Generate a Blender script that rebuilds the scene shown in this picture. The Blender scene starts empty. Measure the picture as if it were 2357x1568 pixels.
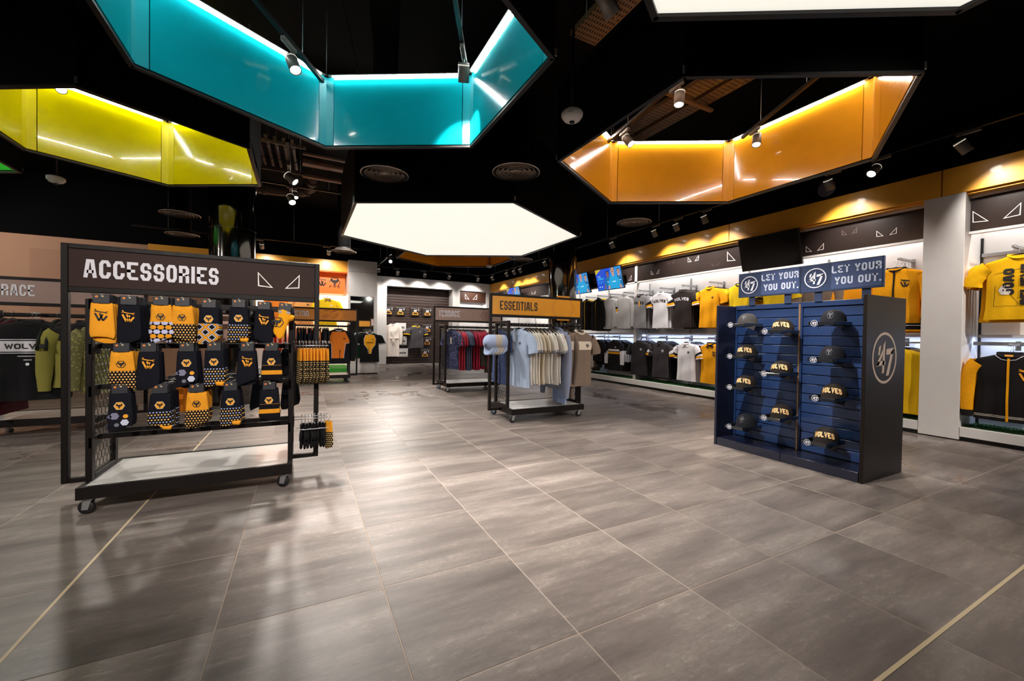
import bpy, math, random
import numpy as np
from mathutils import Matrix, Vector
random.seed(7)
S = bpy.context.scene
COL = S.collection
PI = math.pi

# ------------------------------------------------------------------ camera
cam_d = bpy.data.cameras.new('camera')
cam = bpy.data.objects.new('camera', cam_d)
COL.objects.link(cam)
cam_d.sensor_width = 36.0
cam_d.sensor_fit = 'HORIZONTAL'
cam_d.lens = 938.9 / 2357 * 36
cam_d.clip_start = 0.05
YAW, PITCH, ROLL = 0.4747, -0.0141, 0.0150
fw = Vector((math.sin(YAW) * math.cos(PITCH), math.cos(YAW) * math.cos(PITCH), math.sin(PITCH)))
rt = Vector((math.cos(YAW), -math.sin(YAW), 0))
up = rt.cross(fw)
rt2 = rt * math.cos(ROLL) + up * math.sin(ROLL)
up2 = -rt * math.sin(ROLL) + up * math.cos(ROLL)
m = Matrix((rt2, up2, -fw)).transposed().to_4x4()
m.translation = Vector((0, 0, 1.105))
cam.matrix_world = m
S.camera = cam

# ------------------------------------------------------------------ world, exposure
W = bpy.data.worlds.new('world')
S.world = W
W.use_nodes = True
W.node_tree.nodes['Background'].inputs[0].default_value = (0.75, 0.78, 0.9, 1)
W.node_tree.nodes['Background'].inputs[1].default_value = 0.004
S.view_settings.view_transform = 'Standard'
S.view_settings.look = 'None'
S.view_settings.gamma = 1
S.view_settings.use_curve_mapping = False
S.view_settings.exposure = 0.0
try:
    S.cycles.use_denoising = True
    S.cycles.max_bounces = 6
    S.cycles.sample_clamp_indirect = 4.0
except Exception:
    pass
SPOT_POWER = 230.0          # watts of every track spot
HEX_GLOW = 0.86             # the white light boxes
LED_GLOW = 90.0             # strips inside the coloured rings
SHELF_LED = 9.0            # strip lights in the wall bays
WARM = (1.0, 0.93, 0.86)

# ------------------------------------------------------------------ helpers
def srgb(h):
    h = h.lstrip('#')
    c = [int(h[i:i + 2], 16) / 255 for i in (0, 2, 4)]
    return tuple(x / 12.92 if x <= 0.04045 else ((x + 0.055) / 1.055) ** 2.4 for x in c)

MATS = {}
class NT:
    """small node-tree writer"""
    def __init__(self, mat):
        self.t = mat.node_tree
        self.n = self.t.nodes
        self.l = self.t.links
    def node(self, typ, **kw):
        n = self.n.new(typ)
        for k, v in kw.items():
            setattr(n, k, v)
        return n
    def link(self, a, b):
        self.l.new(a, b)
    def put(self, sock, v):
        if hasattr(v, 'is_output'):
            self.l.new(v, sock)
        else:
            sock.default_value = v
    def m(self, op, a, b=0.0, c=0.0):
        n = self.n.new('ShaderNodeMath')
        n.operation = op
        for i, v in enumerate((a, b, c)):
            self.put(n.inputs[i], v)
        return n.outputs[0]
    def mix(self, f, a, b):
        n = self.n.new('ShaderNodeMix')
        n.data_type = 'RGBA'
        self.put(n.inputs['Factor'], f)
        for s, v in ((n.inputs[6], a), (n.inputs[7], b)):
            if hasattr(v, 'is_output'):
                self.l.new(v, s)
            else:
                s.default_value = tuple(v)[:3] + (1,)
        return n.outputs[2]
    def noise(self, vec, scale, detail=3, rough=0.5):
        n = self.n.new('ShaderNodeTexNoise')
        n.inputs['Scale'].default_value = scale
        n.inputs['Detail'].default_value = detail
        n.inputs['Roughness'].default_value = rough
        if vec is not None:
            self.l.new(vec, n.inputs['Vector'])
        return n.outputs[0]
    def coord(self, which='Object'):
        return self.n.new('ShaderNodeTexCoord').outputs[which]
    def sep(self, v):
        n = self.n.new('ShaderNodeSeparateXYZ')
        self.l.new(v, n.inputs[0])
        return n.outputs
    def ramp(self, f, stops):
        n = self.n.new('ShaderNodeValToRGB')
        e = n.color_ramp.elements
        while len(e) < len(stops):
            e.new(0.5)
        for el, (p, c) in zip(e, stops):
            el.position = p
            el.color = tuple(c)[:3] + (1,) if not isinstance(c, float) else (c, c, c, 1)
        self.l.new(f, n.inputs[0])
        return n.outputs[0]

def mat(name, col, rough=0.5, metal=0.0, emit=None, estr=0.0, kind=None, spec=0.5, coat=0.0, alpha=None, trans=0.0):
    if name in MATS:
        return MATS[name]
    M = bpy.data.materials.new(name)
    M.use_nodes = True
    b = M.node_tree.nodes['Principled BSDF']
    c = srgb(col) if isinstance(col, str) else col
    b.inputs['Base Color'].default_value = tuple(c) + (1,)
    b.inputs['Roughness'].default_value = rough
    b.inputs['Metallic'].default_value = metal
    b.inputs['Specular IOR Level'].default_value = spec
    b.inputs['Coat Weight'].default_value = coat
    if trans:
        b.inputs['Transmission Weight'].default_value = trans
    if emit is not None:
        b.inputs['Emission Color'].default_value = tuple(srgb(emit) if isinstance(emit, str) else emit) + (1,)
        b.inputs['Emission Strength'].default_value = estr
    nt = NT(M)
    M.diffuse_color = tuple(c) + (1,)
    if kind in ('fabric', 'paint', 'metal', 'wall'):
        o = nt.coord('Object')
        sc, dt, va, bs, bd = {'fabric': (55, 3, .16, 240, .25), 'paint': (9, 2, .05, 160, .03), 'metal': (14, 2, .06, 90, .03), 'wall': (3, 3, .05, 60, .04)}[kind]
        f = nt.noise(o, sc, dt)
        hi = tuple(min(1, x * (1 + va)) for x in c)
        lo = tuple(x * (1 - va) for x in c)
        nt.link(nt.mix(f, lo, hi), b.inputs['Base Color'])
        bu = nt.node('ShaderNodeBump')
        bu.inputs['Strength'].default_value = bd
        bu.inputs['Distance'].default_value = 0.002
        nt.link(nt.noise(o, bs, 2), bu.inputs['Height'])
        nt.link(bu.outputs[0], b.inputs['Normal'])
        if kind == 'metal':
            nt.link(nt.m('MULTIPLY_ADD', f, 0.2, rough - 0.1), b.inputs['Roughness'])
    MATS[name] = M
    return M

def fab(col):
    return mat('fabric_' + col.lstrip('#'), col, 0.88, kind='fabric', spec=0.2)

class MB:
    """collects faces and links them as ONE mesh object"""
    def __init__(self):
        self.v, self.f, self.mi, self.sm = [], [], [], []
    def add(self, vs, fs, mi=0, smooth=False):
        o = len(self.v)
        self.v += [tuple(x) for x in vs]
        for f in fs:
            self.f.append([i + o for i in f])
            self.mi.append(mi)
            self.sm.append(smooth)
        return self
    def box(self, x0, x1, y0, y1, z0, z1, mi=0):
        v = [(x, y, z) for z in (z0, z1) for y in (y0, y1) for x in (x0, x1)]
        return self.add(v, [(0, 2, 3, 1), (4, 5, 7, 6), (0, 1, 5, 4), (2, 6, 7, 3), (0, 4, 6, 2), (1, 3, 7, 5)], mi)
    def bbox(self, x0, x1, y0, y1, z0, z1, b=0.004, mi=0):
        """box with its upright and lying edges cut off"""
        vs, fs = [], []
        pts = []
        for sx, X in ((-1, x0), (1, x1)):
            for sy, Y in ((-1, y0), (1, y1)):
                for sz, Z in ((-1, z0), (1, z1)):
                    pts.append(((X, Y - sy * b, Z - sz * b), (X - sx * b, Y, Z - sz * b), (X - sx * b, Y - sy * b, Z)))
        for p in pts:
            vs += p
        def i(sx, sy, sz, k):
            return ((sx * 2 + sy) * 2 + sz) * 3 + k
        for s in (0, 1):
            r = [(s, 0, 0), (s, 1, 0), (s, 1, 1), (s, 0, 1)]
            fs.append([i(*q, 0) for q in (r if s else r[::-1])])
            r = [(0, s, 0), (1, s, 0), (1, s, 1), (0, s, 1)]
            fs.append([i(*q, 1) for q in (r[::-1] if s else r)])
            r = [(0, 0, s), (1, 0, s), (1, 1, s), (0, 1, s)]
            fs.append([i(*q, 2) for q in (r if s else r[::-1])])
        for a in (0, 1):
            for c in (0, 1):
                fs.append([i(a, c, 0, 0), i(a, c, 0, 1), i(a, c, 1, 1), i(a, c, 1, 0)])
                fs.append([i(a, 0, c, 0), i(a, 1, c, 0), i(a, 1, c, 2), i(a, 0, c, 2)])
                fs.append([i(0, a, c, 1), i(1, a, c, 1), i(1, a, c, 2), i(0, a, c, 2)])
                for d in (0, 1):
                    fs.append([i(a, c, d, 0), i(a, c, d, 1), i(a, c, d, 2)])
        return self.add(vs, fs, mi)
    def prism(self, poly, M=None, d=0.002, mi=0, back=True):
        """2-D polygon (counter-clockwise) given thickness d along local +z, placed by M"""
        n = len(poly)
        vs = [Vector((p[0], p[1], d)) for p in poly] + [Vector((p[0], p[1], 0)) for p in poly]
        if M is not None:
            vs = [M @ v for v in vs]
        fs = [list(range(n))]
        if back:
            fs.append([n + i for i in range(n)][::-1])
        fs += [(i, n + i, n + (i + 1) % n, (i + 1) % n) for i in range(n)]
        return self.add(vs, fs, mi)
    def plate(self, poly, fn, mi=0):
        """flat print: polygon mapped point by point through fn"""
        return self.add([fn(*p) for p in poly], [list(range(len(poly)))], mi)
    def cyl(self, p0, p1, r, n=12, r1=None, mi=0, caps=True, smooth=True):
        return self.tube([p0, p1], [r, r if r1 is None else r1], n, mi, caps, smooth)
    def tube(self, pts, r, n=8, mi=0, caps=True, smooth=True, closed=False):
        pts = [Vector(p) for p in pts]
        k = len(pts)
        rs = r if isinstance(r, (list, tuple)) else [r] * k
        vs, fs = [], []
        prev = None
        for i, p in enumerate(pts):
            if closed:
                t = pts[(i + 1) % k] - pts[i - 1]
            else:
                t = pts[min(i + 1, k - 1)] - pts[max(i - 1, 0)]
            t.normalize()
            if prev is None:
                a = Vector((0, 0, 1)) if abs(t.z) < 0.9 else Vector((1, 0, 0))
                prev = t.cross(a).normalized()
            else:
                prev = (prev - t * prev.dot(t))
                prev.normalize()
            u = t.cross(prev)
            for j in range(n):
                an = 2 * PI * j / n
                vs.append(p + (prev * math.cos(an) + u * math.sin(an)) * rs[i])
        for i in range(k if closed else k - 1):
            for j in range(n):
                a, b = i * n + j, i * n + (j + 1) % n
                c, d = ((i + 1) % k) * n + (j + 1) % n, ((i + 1) % k) * n + j
                fs.append((a, d, c, b))
        self.add(vs, fs, mi, smooth)
        if caps and not closed:
            o = len(self.v) - len(vs)
            self.f.append([o + j for j in range(n)]); self.mi.append(mi); self.sm.append(False)
            self.f.append([o + (k - 1) * n + j for j in range(n)][::-1]); self.mi.append(mi); self.sm.append(False)
        return self
    def lathe(self, prof, c=(0, 0, 0), n=20, mi=0, smooth=True):
        """prof: [(radius, z)], spun about z through c"""
        vs, fs = [], []
        for r, z in prof:
            for j in range(n):
                a = 2 * PI * j / n
                vs.append((c[0] + r * math.cos(a), c[1] + r * math.sin(a), c[2] + z))
        for i in range(len(prof) - 1):
            for j in range(n):
                fs.append((i * n + j, i * n + (j + 1) % n, (i + 1) * n + (j + 1) % n, (i + 1) * n + j))
        return self.add(vs, fs, mi, smooth)
    def grid(self, rows, closed=True, mi=0, smooth=True, mis=None):
        """rows of equally many points, skinned row to row"""
        n = len(rows[0])
        o = len(self.v)
        for r in rows:
            self.v += [tuple(p) for p in r]
        for i in range(len(rows) - 1):
            for j in range(n if closed else n - 1):
                self.f.append([o + i * n + j, o + (i + 1) * n + j, o + (i + 1) * n + (j + 1) % n, o + i * n + (j + 1) % n])
                self.mi.append(mis[i] if mis else mi)
                self.sm.append(smooth)
        return self
    def mesh(self, name, mats):
        me = bpy.data.meshes.new(name)
        me.from_pydata(self.v, [], self.f)
        for x in (mats if isinstance(mats, (list, tuple)) else [mats]):
            me.materials.append(x)
        me.polygons.foreach_set('material_index', self.mi)
        me.polygons.foreach_set('use_smooth', self.sm)
        me.update()
        return me
    def build(self, name, mats, parent=None, loc=None, rz=0.0, rot=None):
        return place(name, self.mesh(name, mats), parent, loc, rz, rot)

def place(name, me, parent=None, loc=None, rz=0.0, rot=None):
    o = bpy.data.objects.new(name, me)
    COL.objects.link(o)
    if loc is not None:
        o.location = loc
    if rot is not None:
        o.rotation_euler = rot
    elif rz:
        o.rotation_euler = (0, 0, rz)
    if parent is not None:
        o.parent = parent
    return o

def tag(o, label, cat, group=None):
    o['label'] = label
    o['category'] = cat
    if group:
        o['group'] = group
    return o

def thing(name, label, cat, loc=(0, 0, 0), rz=0.0, group=None):
    o = place(name, None, None, loc, rz)
    o.empty_display_size = 0.1
    return tag(o, label, cat, group)

def structure(o):
    o['kind'] = 'structure'
    return o

def kids(o):
    return KIDS.get(o.name) or [c for c in o.children]
KIDS = {}

def dup(root, loc, rz=0.0, label=None, group=None, cat=None):
    """copy of a thing with copies of its parts and sub-parts"""
    r = root.copy()
    COL.objects.link(r)
    r.location = loc
    r.rotation_euler = (0, 0, rz)
    if label:
        r['label'] = label
    if group:
        r['group'] = group
    if cat:
        r['category'] = cat
    for ch in list(root.children):
        c = ch.copy()
        COL.objects.link(c)
        c.parent = r
        for g in list(ch.children):
            d = g.copy()
            COL.objects.link(d)
            d.parent = c
    return r

# ------------------------------------------------------------------ lettering (stroked block capitals)
def stroke(pts, t, closed=False):
    """polyline -> list of quads with mitred joints, t wide"""
    P = [Vector((x, y)) for x, y in pts]
    n = len(P)
    L, R_ = [], []
    for i in range(n):
        a = P[i - 1] if (i or closed) else None
        b = P[(i + 1) % n] if (i < n - 1 or closed) else None
        d0 = (P[i] - a).normalized() if a is not None else (b - P[i]).normalized()
        d1 = (b - P[i]).normalized() if b is not None else d0
        nn = Vector((-(d0.y + d1.y), d0.x + d1.x))
        if nn.length < 1e-6:
            nn = Vector((-d0.y, d0.x))
        nn.normalize()
        k = nn.dot(Vector((-d1.y, d1.x)))
        w = t / 2 / max(k, 0.5)
        L.append(P[i] + nn * w)
        R_.append(P[i] - nn * w)
    out = []
    for i in range(n if closed else n - 1):
        j = (i + 1) % n
        out.append([tuple(R_[i]), tuple(R_[j]), tuple(L[j]), tuple(L[i])])
    return out

c = 0.24
GLYPH = {
    'A': [[(0, 0), (.27, 1), (.73, 1), (1, 0)], [(.12, .3), (.88, .3)]],
    'B': [[(0, 0), (0, 1), (1 - c, 1), (1, .85), (1, .65), (1 - c, .52), (1, .38), (1, .15), (1 - c, 0), (0, 0)], [(0, .52), (1 - c, .52)]],
    'C': [[(1, .68), (1, 1 - c * .7), (1 - c, 1), (c, 1), (0, 1 - c * .7), (0, c * .7), (c, 0), (1 - c, 0), (1, c * .7), (1, .32)]],
    'E': [[(1, 1), (0, 1), (0, c * .6), (c, 0), (1, 0)], [(0, .5), (.85, .5)]],
    'I': [[(.5, 0), (.5, 1)]],
    'J': [[(1, 1), (1, c * .7), (1 - c, 0), (c, 0), (0, c * .7), (0, .3)]],
    'L': [[(0, 1), (0, c * .6), (c, 0), (1, 0)]],
    'M': [[(0, 0), (0, 1), (.5, .4), (1, 1), (1, 0)]],
    'N': [[(0, 0), (0, 1), (1 - c, 1), (1, 1 - c * .7), (1, 0)]],
    'O': [[(c, 0), (1 - c, 0), (1, c * .7), (1, 1 - c * .7), (1 - c, 1), (c, 1), (0, 1 - c * .7), (0, c * .7), 'x']],
    'R': [[(0, 0), (0, 1), (1 - c, 1), (1, .86), (1, .62), (1 - c, .48), (0, .48)], [(1 - c * .9, .48), (1, .32), (1, 0)]],
    'S': [[(1, .7), (1, 1 - c * .7), (1 - c, 1), (c, 1), (0, 1 - c * .7), (0, .62), (c, .5), (1 - c, .5), (1, .38), (1, c * .7), (1 - c, 0), (c, 0), (0, c * .7), (0, .3)]],
    'T': [[(0, 1), (1, 1)], [(.5, 1), (.5, 0)]],
    'U': [[(0, 1), (0, c * .7), (c, 0), (1 - c, 0), (1, c * .7), (1, 1)]],
    'V': [[(0, 1), (.5, 0), (1, 1)]],
    'W': [[(0, 1), (.24, 0), (.5, .8), (.76, 0), (1, 1)]],
    'Y': [[(0, 1), (.5, .45), (1, 1)], [(.5, .45), (.5, 0)]],
    'F': [[(0, 0), (0, 1), (1, 1)], [(0, .5), (.85, .5)]],
    'H': [[(0, 0), (0, 1)], [(1, 0), (1, 1)], [(0, .5), (1, .5)]],
    'P': [[(0, 0), (0, 1), (1 - c, 1), (1, .86), (1, .6), (1 - c, .46), (0, .46)]],
    '.': [[(.0, .0), (.3, .0)]],
}
WIDTH = {'I': .36, '.': .35, 'W': 1.3, 'A': 1.1, 'V': 1.1}

def words2d(text, h, w, t, gap):
    """polygons of a line of text, base line y=0, starting at x=0; returns polygons and total width"""
    x, out = 0.0, []
    for ch in text:
        if ch == ' ':
            x += w * 0.5 + gap
            continue
        cw = w * WIDTH.get(ch, 1.0)
        for line in GLYPH[ch]:
            cl = line[-1] == 'x'
            pts = [p for p in line if p != 'x']
            q = [(x + t / 2 + px * (cw - t), t / 2 + py * (h - t)) for px, py in pts]
            if ch == '.':
                q = [(x, t / 2), (x + t, t / 2)]
            else:
                q = list(q)
                if not cl:   # run the ends out to the full cap height
                    for e, nb in ((0, 1), (-1, -2)):
                        d = Vector(q[e]) - Vector(q[nb])
                        if line[e][1] in (0, 1) or line[e][0] in (0, 1):
                            if abs(d.x) < 1e-9 or abs(d.y) > abs(d.x):
                                if line[e][1] in (0, 1):
                                    q[e] = tuple(Vector(q[e]) + d.normalized() * t / 2)
                            elif line[e][0] in (0, 1):
                                q[e] = tuple(Vector(q[e]) + d.normalized() * t / 2)
            out += stroke(q, t, cl)
        x += cw + gap
    return out, x - gap

def ring2d(r0, r1, n=28, cx=0, cy=0, sx=1.0):
    o = []
    for i in range(n):
        a, b = 2 * PI * i / n, 2 * PI * (i + 1) / n
        o.append([(cx + sx * r0 * math.cos(a), cy + r0 * math.sin(a)), (cx + sx * r1 * math.cos(a), cy + r1 * math.sin(a)),
                  (cx + sx * r1 * math.cos(b), cy + r1 * math.sin(b)), (cx + sx * r0 * math.cos(b), cy + r0 * math.sin(b))])
    return o

def hexpts(r, flat=False, cx=0, cy=0, sx=1.0):
    return [(cx + sx * r * math.cos(PI / 3 * i + (PI / 6 if flat else 0)), cy + r * math.sin(PI / 3 * i + (PI / 6 if flat else 0))) for i in range(6)]

def xf(polys, s=1.0, dx=0.0, dy=0.0, rot=0.0, sx=None):
    ca, sa = math.cos(rot), math.sin(rot)
    sx = s if sx is None else sx
    return [[(dx + (x * ca - y * sa) * sx, dy + (x * sa + y * ca) * s) for x, y in p] for p in polys]

# round numeral badge, unit circle
FORTY7 = [[(-.56, .10), (-.43, .12), (-.32, .52), (-.52, .44)],
          [(-.20, -.64), (-.02, -.60), (.04, .70), (-.14, .52)],
          [(-.72, -.32), (-.50, -.30), (-.13, .18), (-.12, .42)],
          [(-.72, -.34), (.07, -.28), (.07, -.10), (-.60, -.15)],
          [(.12, .12), (.14, .36), (.80, .42), (.70, .16)],
          [(.52, .20), (.80, .42), (.40, -.72), (.15, -.74)]]
BADGE = ring2d(.9, 1.0, 32) + xf(FORTY7, .95)
# hexagonal wolf-head crest: ring and head, unit width 1
HEXRING = []
_a, _b = hexpts(.5), hexpts(.43)
for _i in range(6):
    HEXRING.append([_b[_i], _a[_i], _a[(_i + 1) % 6], _b[(_i + 1) % 6]])
HEAD = [[(-.30, .10), (-.22, .30), (-.10, .12), (0, .16), (0, -.06)],
        [(.30, .10), (0, -.06), (0, .16), (.10, .12), (.22, .30)],
        [(-.30, .10), (0, -.06), (-.05, -.10), (-.20, -.04)],
        [(.30, .10), (.20, -.04), (.05, -.10), (0, -.06)],
        [(-.09, -.12), (0, -.08), (.09, -.12), (.04, -.30), (-.04, -.30)]]
# leaping wolf over a letter W, unit width 1
LEAP = [[(-.50, .68), (-.41, .74), (-.36, .62), (-.30, .55), (.0, .47), (.30, .43), (.52, .49), (.52, .44), (.34, .35), (.0, .38), (-.34, .46), (-.44, .60)],
        [(-.54, .44), (-.36, .50), (-.33, .56), (-.50, .50)], [(.26, .36), (.34, .36), (.50, .25), (.46, .22)]]
WLEAP = LEAP + stroke([(-.44, .30), (-.13, -.44)], .16) + stroke([(-.13, -.44), (.13, .20)], .14) + stroke([(-.10, .30), (.15, -.44)], .14) + stroke([(.15, -.44), (.46, .04)], .16)
# eyes sign: two outlined right triangles
def eyes2d(t=.05):
    a = stroke([(-1.0, .42), (-.98, -.28), (-.34, -.34), 'x'][:3], t, True)
    b = stroke([(1.0, .42), (.34, -.34), (.98, -.28)], t, True)
    return a + b
# ------------------------------------------------------------------ materials
BLACKM = mat('black_powder_coat', '#100d0d', 0.42, kind='metal', spec=.3)
NAVYBLK = mat('black_satin', '#0b0b0d', 0.3)
CEILBLK = mat('ceiling_black', '#050505', 0.9, spec=.1)
WALLBLK = mat('upper_wall_black', '#060607', 0.9, spec=.1)
WHITE = mat('white_laminate', '#dcd8d5', 0.34, kind='paint')
WHITEW = mat('white_wall', '#e2dfdc', 0.5, kind='paint')
PINK = mat('plaster_beige', '#b98d70', 0.75, kind='wall')
AMBERP = mat('amber_panel', '#f0aa38', 0.36, kind='paint', coat=.2)
ORANGEP = mat('orange_panel', '#e8701d', 0.5, kind='paint')
DARKSIGN = mat('brown_black_panel', '#2c2321', 0.28, kind='paint')
CHROME = mat('chrome', '#c9c9cb', 0.16, 1.0)
STEEL = mat('brushed_steel', '#b4b5b8', 0.36, 0.75)
GREYM = mat('spot_grey', '#6d6660', 0.4, 0.3)
RUBBER = mat('black_rubber', '#121214', 0.6)
BLUEWH = mat('blue_grey_wheel', '#3c5878', 0.4)
PRINTW = mat('print_white', '#d9d6dd', 0.5)
PRINTB = mat('print_black', '#15110f', 0.6)
PRINTA = mat('print_amber', '#f0a020', 0.6)
EYEM = mat('eye_outline', '#f1e7e2', 0.4)
TRAYW = mat('rack_tray_white', '#cfcdca', 0.28, kind='paint', coat=.2)
MESHB = mat('mesh_black', '#16130f', 0.45)
LENS = mat('lamp_lens', '#fff3e0', 0.4, emit=(1, .93, .82), estr=18.0)
LEDM = mat('led_strip', '#ffffff', 0.4, emit=(1, .97, .92), estr=LED_GLOW)
GLOWM = mat('lightbox_diffuser', '#f5f2e4', 0.6, emit=(1.0, .97, .86), estr=HEX_GLOW)
TURF = mat('turf_green', '#24571f', 0.9, kind='fabric')
GREENB = mat('turf_bright', '#3fae35', 0.8, kind='fabric')
VENTM = mat('vent_paled', '#a39488', 0.42, 0.4)  # vent metal paled to stand in for light from below
DUCTM = mat('pipe_brown', '#4e372d', 0.7, kind='paint')

def floor_material():
    M = bpy.data.materials.new('floor_stone_tile')
    M.use_nodes = True
    b = M.node_tree.nodes['Principled BSDF']
    t = NT(M)
    pos = t.node('ShaderNodeNewGeometry').outputs['Position']
    x, y, z = t.sep(pos)
    cx_ = t.m('FLOOR', t.m('DIVIDE', t.m('ADD', x, 0.28), 0.6))
    cy_ = t.m('FLOOR', t.m('DIVIDE', t.m('SUBTRACT', y, 0.0125), 0.6))
    comb = t.node('ShaderNodeCombineXYZ')
    t.link(cx_, comb.inputs[0]); t.link(cy_, comb.inputs[1])
    wn = t.node('ShaderNodeTexWhiteNoise', noise_dimensions='3D')
    t.link(comb.outputs[0], wn.inputs['Vector'])
    rnd = wn.outputs['Value']
    # streaked stone grain, running across the room, shifted tile by tile
    mp = t.node('ShaderNodeCombineXYZ')
    t.link(t.m('MULTIPLY', x, 1.3), mp.inputs[0])
    t.link(t.m('MULTIPLY', y, 7.5), mp.inputs[1])
    t.link(t.m('MULTIPLY', rnd, 37.0), mp.inputs[2])
    n1 = t.noise(mp.outputs[0], 1.0, 6, 0.62)
    mp2 = t.node('ShaderNodeCombineXYZ')
    t.link(t.m('MULTIPLY', x, 9.0), mp2.inputs[0])
    t.link(t.m('MULTIPLY', y, 26.0), mp2.inputs[1])
    t.link(t.m('MULTIPLY', rnd, 11.0), mp2.inputs[2])
    n2 = t.noise(mp2.outputs[0], 1.6, 5, 0.7)
    n3 = t.noise(pos, 42.0, 6, 0.75)
    mp3 = t.node('ShaderNodeCombineXYZ')
    t.link(t.m('MULTIPLY', x, 17.0), mp3.inputs[0])
    t.link(t.m('MULTIPLY', y, 58.0), mp3.inputs[1])
    t.link(t.m('MULTIPLY', rnd, 23.0), mp3.inputs[2])
    n4 = t.noise(mp3.outputs[0], 1.0, 8, 0.78)
    base = t.ramp(n1, [(0.30, srgb('#564e4a')), (0.5, srgb('#766d68')), (0.72, srgb('#968d86'))])
    flecks = t.m('MULTIPLY', t.m('SMOOTHSTEP', 0.56, 0.74, n2) if False else t.ramp(n2, [(0.55, 0.0), (0.74, 1.0)]), t.ramp(n1, [(0.45, 0.0), (0.62, 1.0)]))
    c1 = t.mix(t.m('MULTIPLY', flecks, 0.75), base, srgb('#b9afa6'))
    fl2 = t.m('MULTIPLY', t.ramp(n4, [(0.56, 0.0), (0.66, 1.0)]), t.ramp(n1, [(0.40, 0.15), (0.60, 1.0)]))
    c1 = t.mix(t.m('MULTIPLY', fl2, 0.5), c1, srgb('#bdb3ab'))
    c1 = t.mix(t.m('MULTIPLY', t.ramp(n4, [(0.30, 1.0), (0.45, 0.0)]), 0.45), c1, srgb('#4a413d'))
    c2 = t.mix(t.m('MULTIPLY', t.ramp(n3, [(0.35, 1.0), (0.5, 0.0)]), 0.25), c1, srgb('#51473f'))
    warm = t.mix(t.noise(pos, 0.9, 2), srgb('#877a72'), srgb('#7c7779'))
    mx = t.node('ShaderNodeMix', data_type='RGBA', blend_type='MULTIPLY')
    mx.inputs['Factor'].default_value = 1.0
    t.link(c2, mx.inputs[6])
    t.link(t.ramp(rnd, [(0.0, (.70, .68, .665)), (1.0, (1.06, 1.04, 1.03))]), mx.inputs[7])
    out = t.mix(0.12, mx.outputs[2], warm)
    t.link(out, b.inputs['Base Color'])
    # worn patches where the polish has stayed on
    pat = t.noise(pos, 1.15, 5, 0.62)
    pol = t.ramp(pat, [(0.56, 0.0), (0.572, 1.0)])
    zone = t.m('MAXIMUM', t.ramp(t.m('DIVIDE', x, 10.0), [(.44, 0.0), (.47, 1.0)]), t.m('MAXIMUM', t.ramp(t.m('DIVIDE', y, 10.0), [(.66, 0.0), (.72, 1.0)]),
                     t.m('MULTIPLY', t.ramp(t.m('DIVIDE', y, 10.0), [(.36, 0.0), (.40, 1.0)]), t.ramp(t.m('MULTIPLY', x, -.1), [(.03, 0.0), (.06, 1.0)]))))
    pol = t.m('MULTIPLY', pol, zone)
    rough = t.m('SUBTRACT', t.m('MULTIPLY_ADD', n2, 0.16, 0.36), t.m('MULTIPLY', pol, 0.27))
    t.link(rough, b.inputs['Roughness'])
    b.inputs['Specular IOR Level'].default_value = 0.45
    bu = t.node('ShaderNodeBump')
    bu.inputs['Strength'].default_value = 0.12
    bu.inputs['Distance'].default_value = 0.002
    t.link(n2, bu.inputs['Height'])
    t.link(bu.outputs[0], b.inputs['Normal'])
    return M

FLOORM = floor_material()
GROUT = mat('grout', '#9b8b7e', 0.8, kind='wall')
JOINT = mat('joint_strip', '#cbb795', 0.6, kind='paint')

# ------------------------------------------------------------------ floor
floor = structure(MB().box(-8.2, 7.2, -4.0, 15.6, -0.2, -0.0009).build('floor', GROUT))
X0, Y0, P = -0.28, 0.6125, 0.6
def tile_mesh():
    b, h = 0.002, 0.5 * P - 0.0016
    t_ = MB()
    t_.add([(-h, -h, -.0015), (h, -h, -.0015), (h, h, -.0015), (-h, h, -.0015), (-h + b, -h + b, 0), (h - b, -h + b, 0), (h - b, h - b, 0), (-h + b, h - b, 0),
            (-h, -h, -.009), (h, -h, -.009), (h, h, -.009), (-h, h, -.009)],
           [(4, 5, 6, 7), (0, 1, 5, 4), (1, 2, 6, 5), (2, 3, 7, 6), (3, 0, 4, 7), (8, 9, 1, 0), (9, 10, 2, 1), (10, 11, 3, 2), (11, 8, 0, 3)])
    return t_
tm_ = tile_mesh().mesh('tile', FLOORM)
cells = []
for i in range(-13, 13):
    for j in range(-8, 25):
        cx_, cy_ = X0 + (i + .5) * P, Y0 + (j + .5) * P
        if cx_ < -8 or cx_ > 6.9 or cy_ > 15.4:
            continue
        d = Vector((cx_, cy_, 0)) - cam.location
        z_ = d.dot(fw)
        u_, v_ = (d.dot(rt2) / z_, d.dot(up2) / z_) if z_ > .15 else (9, 9)
        seen = z_ > .15 and abs(u_) < 1.45 and abs(v_) < 1.1
        cells.append((0 if seen else 1, d.length, cx_, cy_))
cells.sort()
far = MB()
for k, (s_, d_, cx_, cy_) in enumerate(cells):
    if k < 300:
        place('tile', tm_, floor, (cx_, cy_, 0))
    else:
        t_ = tile_mesh()
        far.add([(x + cx_, y + cy_, z) for x, y, z in t_.v], t_.f)
far.build('tile_field', FLOORM, floor)['kind'] = 'stuff'
MB().box(-.886, -.874, -4, 12, -.003, .0012).build('joint_strip', JOINT, floor)
MB().box(-8, 6.5, .607, .62, -.003, .0012).build('joint_strip', JOINT, floor)

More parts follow.
